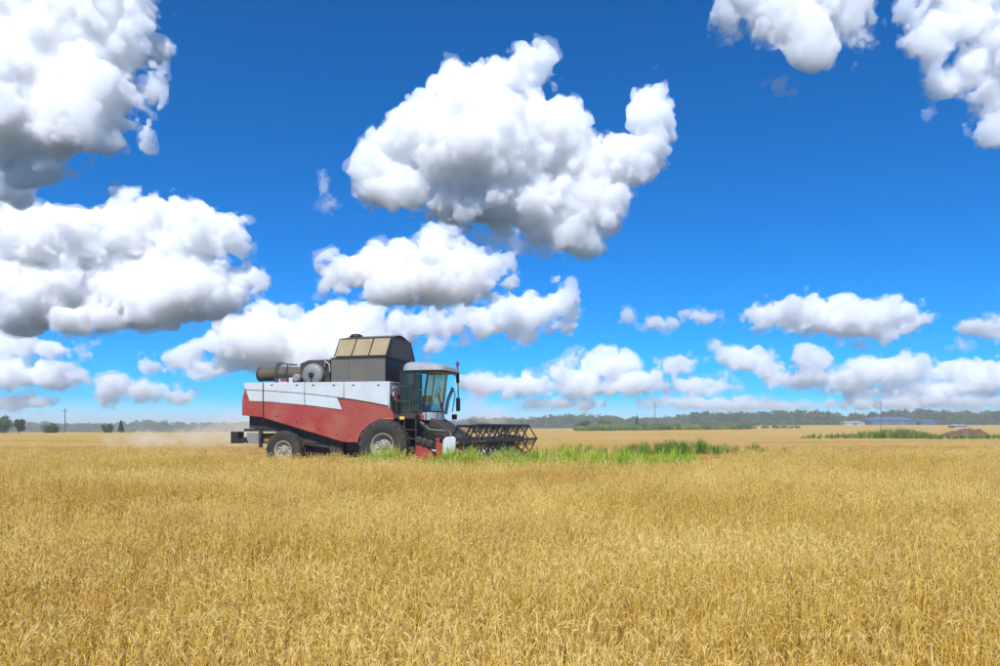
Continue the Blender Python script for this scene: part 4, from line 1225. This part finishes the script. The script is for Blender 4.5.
grass_patch("green_grass", 'bright green grass strip growing in front of the header and wheels',
            [(350, 412, 26.0, 27.4, 150, 1.0), (372, 404, 26.0, 27.2, 80, 1.2), (405, 440, 25.0, 26.2, 50, 0.95), (436, 486, 24.2, 25.4, 140, 1.3), (470, 560, 24.2, 26.4, 300, 1.16), (540, 640, 24.2, 27.6, 380, 1.16), (600, 715, 24.6, 28.5, 260, 1.05), (660, 800, 26.5, 30.5, 110, 0.8), (590, 690, 29, 34, 70, 0.8)], gk)
grass_patch("green_weeds", 'tall dark green weeds in a patch beyond the reel',
            [(560, 640, 36, 46, 40, 0.65), (625, 655, 41, 45, 30, 0.85), (650, 715, 41, 45, 100, 0.92), (690, 770, 40, 47, 75, 0.75), (750, 880, 40, 48, 90, 0.45), (560, 600, 45, 60, 30, 0.55), (550, 760, 36, 50, 60, 0.5)], wk)
grass_patch("weed_strip", 'long strip of green weeds running up to the dirt mound',
            [(800, 870, 112, 126, 110, 0.65), (845, 940, 110, 124, 260, 0.95), (870, 925, 112, 122, 90, 1.25), (925, 1060, 104, 114, 330, 0.55)], wk, 1.15)
grass_patch("green_shoots", 'scattered green shoots among the ripe grain',
            [(20, 960, 14, 25, 110, 0.8), (150, 175, 12.6, 13.1, 4, 0.72), (540, 700, 17, 21, 40, 0.84), (110, 125, 16.0, 16.5, 6, 0.95)], gk)

# ------------------------------------------------------------------ trees
M_BARK = paint("bark", lin(84, 66, 48), 0.9, lin(60, 50, 38), 0.4, 1.0)
M_CROWN = leafy("broad_leaf", [(0.0, lin(52, 80, 30)), (0.5, lin(76, 106, 40)), (1.0, lin(104, 128, 52))], 0.3)
M_SPRUCE = leafy("spruce_needles", [(0.0, lin(34, 54, 28)), (0.5, lin(46, 70, 36)), (1.0, lin(60, 84, 44))], 0.2)

def crown(mb, seed, h, w, nq, size, shape, mi=0):
    r_ = random.Random(seed)
    lobes = []
    if shape == 'round':
        for _ in range(14):
            a = r_.uniform(0, 6.28); rr = w * 0.34 * math.sqrt(r_.random())
            lobes.append((rr * math.cos(a), rr * math.sin(a), h * r_.uniform(0.16, 0.8), w * r_.uniform(0.15, 0.27)))
    for _ in range(nq):
        if shape == 'round':
            lx, ly, lz, lr = r_.choice(lobes)
            d = Vector((r_.gauss(0, 1), r_.gauss(0, 1), r_.gauss(0, 0.85))).normalized() * lr * (r_.random() ** 0.4)
            c = Vector((lx, ly, lz)) + d
        else:
            f = r_.random() ** 0.8
            zz = h * (0.1 + 0.9 * f)
            rad = w * 0.5 * (1 - f) * (0.6 + 0.4 * ((f * 9) % 1.0)) + 0.08
            a = r_.uniform(0, 6.28); rr = rad * r_.random() ** 0.4
            c = Vector((rr * math.cos(a), rr * math.sin(a), zz - 0.15 * rr))
        n_ = Vector((r_.gauss(0, 1), r_.gauss(0, 1), r_.gauss(0.4, 1))).normalized()
        a_ = n_.orthogonal().normalized(); b_ = n_.cross(a_)
        s = size * r_.uniform(0.6, 1.3)
        mb.add([c - a_ * s, c + b_ * s * 0.6, c + a_ * s, c - b_ * s * 0.6], [[0, 1, 2, 3]], mi)
    return lobes

def tree(name, label, px, Y, h, w, shape='round', seed=1, group=None, nq=2600, size=0.2):
    x = (px - 500) / F * Y
    root = empty(name, (x, Y, float(ground_z(x, Y)) - 0.05))
    tag(root, label, 'tree' if 'tree' in name else 'bush', group)
    r_ = random.Random(seed)
    tk = MB().tube([(0, 0, 0), (0.04 * h * 0.2, 0, h * 0.3), (0, 0.02 * h, h * 0.75)], [0.035 * h, 0.026 * h, 0.006 * h], 8)
    mb = MB()
    lobes = crown(mb, seed, h, w, nq, size, shape)
    for lx, ly, lz, lr in lobes[:6]:
        tk.tube([(0, 0, h * 0.25), (lx * 0.5, ly * 0.5, (lz + h * 0.25) * 0.5), (lx, ly, lz)], [0.014 * h, 0.01 * h, 0.004 * h], 5)
    tk.build("trunk", M_BARK, root)
    mb.build("crown", M_SPRUCE if shape == 'cone' else M_CROWN, root, smooth=False)
    return root

tree("round_tree", 'rounded dark green tree, largest at the edge of the field', 4, 216, 5.0, 6.2, seed=3)
tree("slim_tree", 'slimmer yellow green tree standing beside the rounded tree', 19, 210, 4.1, 3.4, seed=4)
tree("low_bush", 'low spreading bush between the slim tree and the utility pole', 51, 214, 2.2, 4.6, seed=5)
tree("pointed_tree", 'small pointed dark tree at the far field edge behind the harvester', 121, 222, 3.4, 2.2, 'cone', seed=6, nq=1600)
tree("field_bush", 'loose rounded bush next to the small pointed tree', 107, 224, 2.6, 3.2, seed=8)
tree("hedge_bush", 'pale green bush at the end of the far hedge next to the reel', 583, 330, 4.4, 7.5, seed=9)
tree("lone_spruce_tree", 'dark spruce tree standing out in front of the forest behind the hedge', 565 + 72, 420, 7.4, 4.8, 'cone', seed=10)
tree("hedge_tree", 'brownish green broad tree behind the pale hedge bush', 604, 390, 6.2, 8.5, seed=12)

# far hedge of tall weeds and shrubs
P = []; S = []
for px0, px1, Y, n, hh in ((574, 752, 300, 280, 0.72), (600, 690, 310, 90, 0.95), (740, 800, 320, 40, 0.45)):
    for _ in range(n):
        px = px0 + (px1 - px0) * rg.random(); yy = Y + rg.normal(0, 5)
        x = (px - 500) / F * yy
        P.append((x, yy, float(ground_z(x, yy)) - 0.1)); S.append([hh * (0.8 + 0.5 * rg.random())] * 3)
def shrub(seed):
    mb = MB(); crown(mb, seed, 2.3, 3.0, 420, 0.2, 'round'); return proto("shrub", mb, [M_WEED], smooth=False)
n = len(P)
o = scatter("far_hedge", np.array(P), np.stack([np.zeros(n), np.zeros(n), rg.random(n) * 6.28], -1), np.array(S), [shrub(k) for k in range(4)])
tag(o, 'long low green hedge of shrubs across the far stubble', 'hedge', kind='stuff')

# forest on the skyline
def ftree(seed, shape):
    mb = MB()
    h = 17.0
    crown(mb, seed, h, 9.5 if shape == 'round' else 6.0, 520, 0.75, shape)
    mb.tube([(0, 0, 0), (0, 0, h * 0.7)], [0.3, 0.08], 5, 1)
    return proto("forest_tree", mb, [M_CROWN if shape == 'round' else M_SPRUCE, M_BARK], smooth=False)
P, S = [], []
for px0, px1, y0, y1, n, s0, s1 in ((690, 1120, 660, 900, 620, 0.62, 0.95), (470, 720, 800, 1080, 420, 0.62, 0.95), (200, 520, 1150, 1500, 320, 0.75, 1.05), (-120, 240, 900, 1250, 420, 0.65, 0.95)):
    for _ in range(n):
        px = px0 + (px1 - px0) * rg.random(); yy = y0 + (y1 - y0) * rg.random() ** 1.3
        x = (px - 500) / F * yy
        s_ = s0 + (s1 - s0) * rg.random()
        s_ *= 1.0 + 0.16 * math.sin(px * 0.045 + 1) * math.sin(px * 0.013)
        P.append((x, yy, float(ground_z(x, yy)) - 0.3)); S.append([s_ * 1.15, s_ * 1.15, s_])
for px0, px1, yy0, n_, s0 in ((690, 1120, 652, 260, 0.42), (470, 720, 790, 190, 0.42), (200, 520, 1140, 160, 0.5), (-120, 240, 890, 200, 0.42)):
    for _ in range(n_):                                         # low growth along the forest edge
        px = px0 + (px1 - px0) * rg.random(); yy = yy0 + rg.normal(0, 4)
        x = (px - 500) / F * yy; s_ = s0 * (0.6 + 0.5 * rg.random())
        P.append((x, yy, float(ground_z(x, yy)) - 1.4)); S.append([s_ * 1.6, s_ * 1.6, s_])
n = len(P)
o = scatter("far_forest", np.array(P), np.stack([np.zeros(n), np.zeros(n), rg.random(n) * 6.28], -1), np.array(S), [ftree(k + 1, 'round') for k in range(7)])
tag(o, 'hazy blue green forest along the whole skyline', 'forest', kind='stuff')

# ------------------------------------------------------------------ poles, buildings, mound
M_POLE = paint("weathered_wood", lin(104, 92, 80), 0.9, lin(70, 60, 50), 0.4, 3)
M_CERAMIC = paint("insulator", lin(190, 186, 176), 0.3, lin(150, 140, 120), 0.2, 5)
def pole(label, px, Y, h):
    x = (px - 500) / F * Y
    root = empty("utility_pole", (x, Y, float(ground_z(x, Y)) - 0.2))
    tag(root, label, 'pole', 'utility poles along the far field')
    MB().tube([(0, 0, 0), (0, 0, h)], [0.17, 0.11], 10).build("shaft", M_POLE, root)
    ca = MB().box(-0.85, 0.85, -0.06, 0.06, h - 0.75, h - 0.62).build("crossarm", M_POLE, root)
    for dx in (-0.75, 0.0, 0.75):
        MB().tube([(dx, 0, h - 0.618), (dx, 0, h - 0.5), (dx, 0, h - 0.42)], [0.05, 0.07, 0.03], 8).build("insulator", M_CERAMIC, ca)
pole('utility pole standing by the low bushes behind the harvester', 65, 222, 7.2)
pole('utility pole standing behind the far green hedge', 655, 330, 11.8)
pole('utility pole standing beside the blue roofed hall', 881, 330, 11.6)

M_BLUE = paint("blue_roof", lin(34, 92, 128), 0.6, lin(80, 104, 118), 0.25, 0.4)
M_BWALL = paint("blue_wall", lin(44, 84, 112), 0.6, lin(110, 110, 110), 0.3, 0.3)
M_PALE = paint("pale_wall", lin(160, 164, 160), 0.7, lin(130, 130, 120), 0.3, 0.5)
M_DOOR = paint("hall_door", lin(90, 100, 110), 0.6, lin(70, 70, 70), 0.3, 0.6)
def hall(name, label, px0, px1, Y, eave, ridge, depth, wall_m, roof_m, doors):
    x0, x1 = (px0 - 500) / F * Y, (px1 - 500) / F * Y
    g = float(ground_z(0.5 * (x0 + x1), Y))
    L = x1 - x0
    root = empty(name, (0.5 * (x0 + x1), Y, g)); tag(root, label, 'building')
    MB().box(-L / 2, L / 2, 0, depth, -0.5, eave).build("wall", wall_m, root)
    rv = [(-L / 2 - 0.4, -0.5, eave + 0.01), (L / 2 + 0.4, -0.5, eave + 0.01), (L / 2 + 0.4, depth + 0.5, eave + 0.01), (-L / 2 - 0.4, depth + 0.5, eave + 0.01),
          (-L / 2 - 0.4 + L * 0.18, depth / 2, ridge), (L / 2 + 0.4 - L * 0.18, depth / 2, ridge)]
    MB().add(rv, [[0, 1, 5, 4], [2, 3, 4, 5], [1, 2, 5], [3, 0, 4], [3, 2, 1, 0]]).build("roof", roof_m, root, smooth=False)
    for f in doors:
        MB().box(-L / 2 + L * f - 1.6, -L / 2 + L * f + 1.6, -0.06, -0.01, -0.4, min(3.2, eave - 0.4)).build("gate", M_DOOR, root)
    return root
hall("blue_hall", 'long hall with bright blue hipped roof in front of the forest', 871, 916, 560, 3.4, 6.0, 14, M_BWALL, M_BLUE, (0.3, 0.7))
hall("blue_shed", 'small blue shed next to the long blue hall', 921, 936, 560, 2.6, 4.0, 8, M_BWALL, M_BLUE, ())
hall("pale_shed", 'low pale grey shed beside the long blue hall', 845, 865, 560, 1.8, 2.7, 8, M_PALE, M_PALE, (0.5,))
hall("white_shed", 'low white shed peeping out behind the dirt mound', 955, 967, 330, 1.0, 1.5, 5, M_PALE, M_PALE, ())

# dirt mound
M_DIRT = paint("dirt", lin(112, 88, 64), 0.95, lin(72, 58, 46), 0.8, 0.8, bump=0.8)
MY = 128.0
mx0, mx1 = (936 - 500) / F * MY, (988 - 500) / F * MY
mcx, mhw = 0.5 * (mx0 + mx1), 0.5 * (mx1 - mx0) + 0.3
NX, NY = 72, 40
gxm, gym = np.meshgrid(np.linspace(-1, 1, NX), np.linspace(-1, 1, NY), indexing='ij')
rr = np.sqrt(gxm ** 2 + gym ** 2)
hm = np.clip(1 - rr ** 2.2, 0, 1) ** 0.8 * (0.72 + 0.42 * gxm) 
rgm = np.random.default_rng(8)
bumps = sum(a * np.sin(gxm * fx + p1) * np.sin(gym * fy + p2) for a, fx, fy, p1, p2 in [(0.12, 9, 7, .3, 1), (0.10, 15, 12, 2, .5), (0.07, 27, 22, 1, 2), (0.05, 44, 37, .2, 1.4)])
hm = np.maximum(hm * (1 + bumps) + 0.03 * rgm.standard_normal(hm.shape) * (rr < 0.95), 0) * 1.75 - 0.12
gzm = ground_z(mcx + gxm * mhw, MY + gym * 3.0)
vm = np.stack([gxm * mhw, gym * 3.0, hm + gzm - float(ground_z(mcx, MY))], -1).reshape(-1, 3)
ii, jj = np.meshgrid(np.arange(NX - 1), np.arange(NY - 1), indexing='ij')
i0 = (ii * NY + jj).ravel()
me = fast_mesh("dirt_mound", vm, np.stack([i0, i0 + NY, i0 + NY + 1, i0 + 1], -1))
me.materials.append(M_DIRT)
mound = bpy.data.objects.new("dirt_mound", me)
mound.location = (mcx, MY, float(ground_z(mcx, MY)))
COL.objects.link(mound)
tag(mound, 'brown heap of dirt lying on the stubble by the weed strip', 'mound')

# thistles standing before the reel
M_THIST = leafy("thistle_stem", [(0.0, lin(120, 128, 96)), (1.0, lin(146, 150, 120))], 0.3)
M_FLUFF = leafy("thistle_fluff", [(0.0, lin(196, 190, 196)), (1.0, lin(214, 206, 210))], 0.5)
def thistle(px, Y, h, seed):
    r_ = random.Random(seed)
    x = (px - 500) / F * Y
    root = empty("thistle", (x, Y, float(ground_z(x, Y)) - 0.03), r_.uniform(0, 6))
    tag(root, 'grey thistle gone to fluffy seed in front of the reel', 'thistle', 'thistles in front of the reel')
    st = MB(); fl_ = MB()
    for k in range(7):
        a = r_.uniform(0, 6.28); o_ = Vector((math.cos(a), math.sin(a), 0))
        b0 = Vector((0, 0, h * r_.uniform(0.15, 0.6))); tip = b0 + o_ * r_.uniform(0.08, 0.22) + Vector((0, 0, h * r_.uniform(0.25, 0.42)))
        st.tube([b0, b0.lerp(tip, 0.5) + o_ * 0.02, tip], [0.008, 0.006, 0.004], 4)
        for j in range(26):
            d = Vector((r_.gauss(0, 1), r_.gauss(0, 1), r_.gauss(0.3, 1))).normalized() * r_.uniform(0.03, 0.055)
            w = d.orthogonal().normalized() * 0.010
            fl_.add([tip, tip + d * 0.7 + w, tip + d, tip + d * 0.7 - w], [[0, 1, 2, 3]])
        for j in range(4):
            p_ = b0.lerp(tip, r_.random()); a3 = r_.uniform(0, 6.28)
            d = Vector((math.cos(a3), math.sin(a3), 0.3)) * r_.uniform(0.08, 0.16); w = Vector((-d.y, d.x, 0)).normalized() * 0.014
            st.add([p_, p_ + d * 0.5 + w, p_ + d, p_ + d * 0.5 - w], [[0, 1, 2, 3]])
    st.tube([(0, 0, 0), (0, 0, h * 0.7)], [0.012, 0.008], 5)
    st.build("stem", M_THIST, root); fl_.build("seed_head", M_FLUFF, root, smooth=False)['kind'] = 'stuff'
for k, (px, Y, h) in enumerate(((494, 25.2, 0.95), (503, 25.3, 1.0), (509, 25.1, 1.05), (515, 25.5, 1.2), (521, 25.2, 1.1), (528, 25.6, 1.12), (536, 25.4, 1.0), (549, 26.2, 1.15), (486, 25.2, 0.88))):
    thistle(px, Y, h, 70 + k)

# ------------------------------------------------------------------ air
t = NT("haze_air")
pv = t.node("ShaderNodeVolumePrincipled", Density=0.00055)
pv.inputs['Color'].default_value = (0.86, 0.93, 1.0, 1)
pv.inputs['Anisotropy'].default_value = 0.2
t.link(pv.outputs[0], t.out.inputs['Volume'])
t.m.cycles.homogeneous_volume = True
hz_o = MB().box(-2350, 2350, -80, 2450, -8.0, 28.0).build("haze", t.m, None, smooth=False)
tag(hz_o, 'pale summer haze over the fields', 'haze', kind='stuff')

# dust stirred up by the machine
for lab, bl, Dd, mf in (('pale dust drifting low behind the harvester tail', [(212, 436, 48, 9), (240, 429, 26, 13), (165, 440, 46, 6)], 34.0, 36),
                        ('thin dust rising behind the header beside the cab', [(474, 404, 13, 15), (478, 388, 9, 12), (492, 414, 16, 8)], 36.0, 34)):
    o = cloud(lab, bl, cell=1.6, lam=14, amp=0.25, veil=4.0, mfp=mf, seed=int(Dd), D=Dd, name='dust_cloud', col=lin(226, 206, 170))
    o['kind'] = 'stuff'; o['category'] = 'dust'; del o['group']
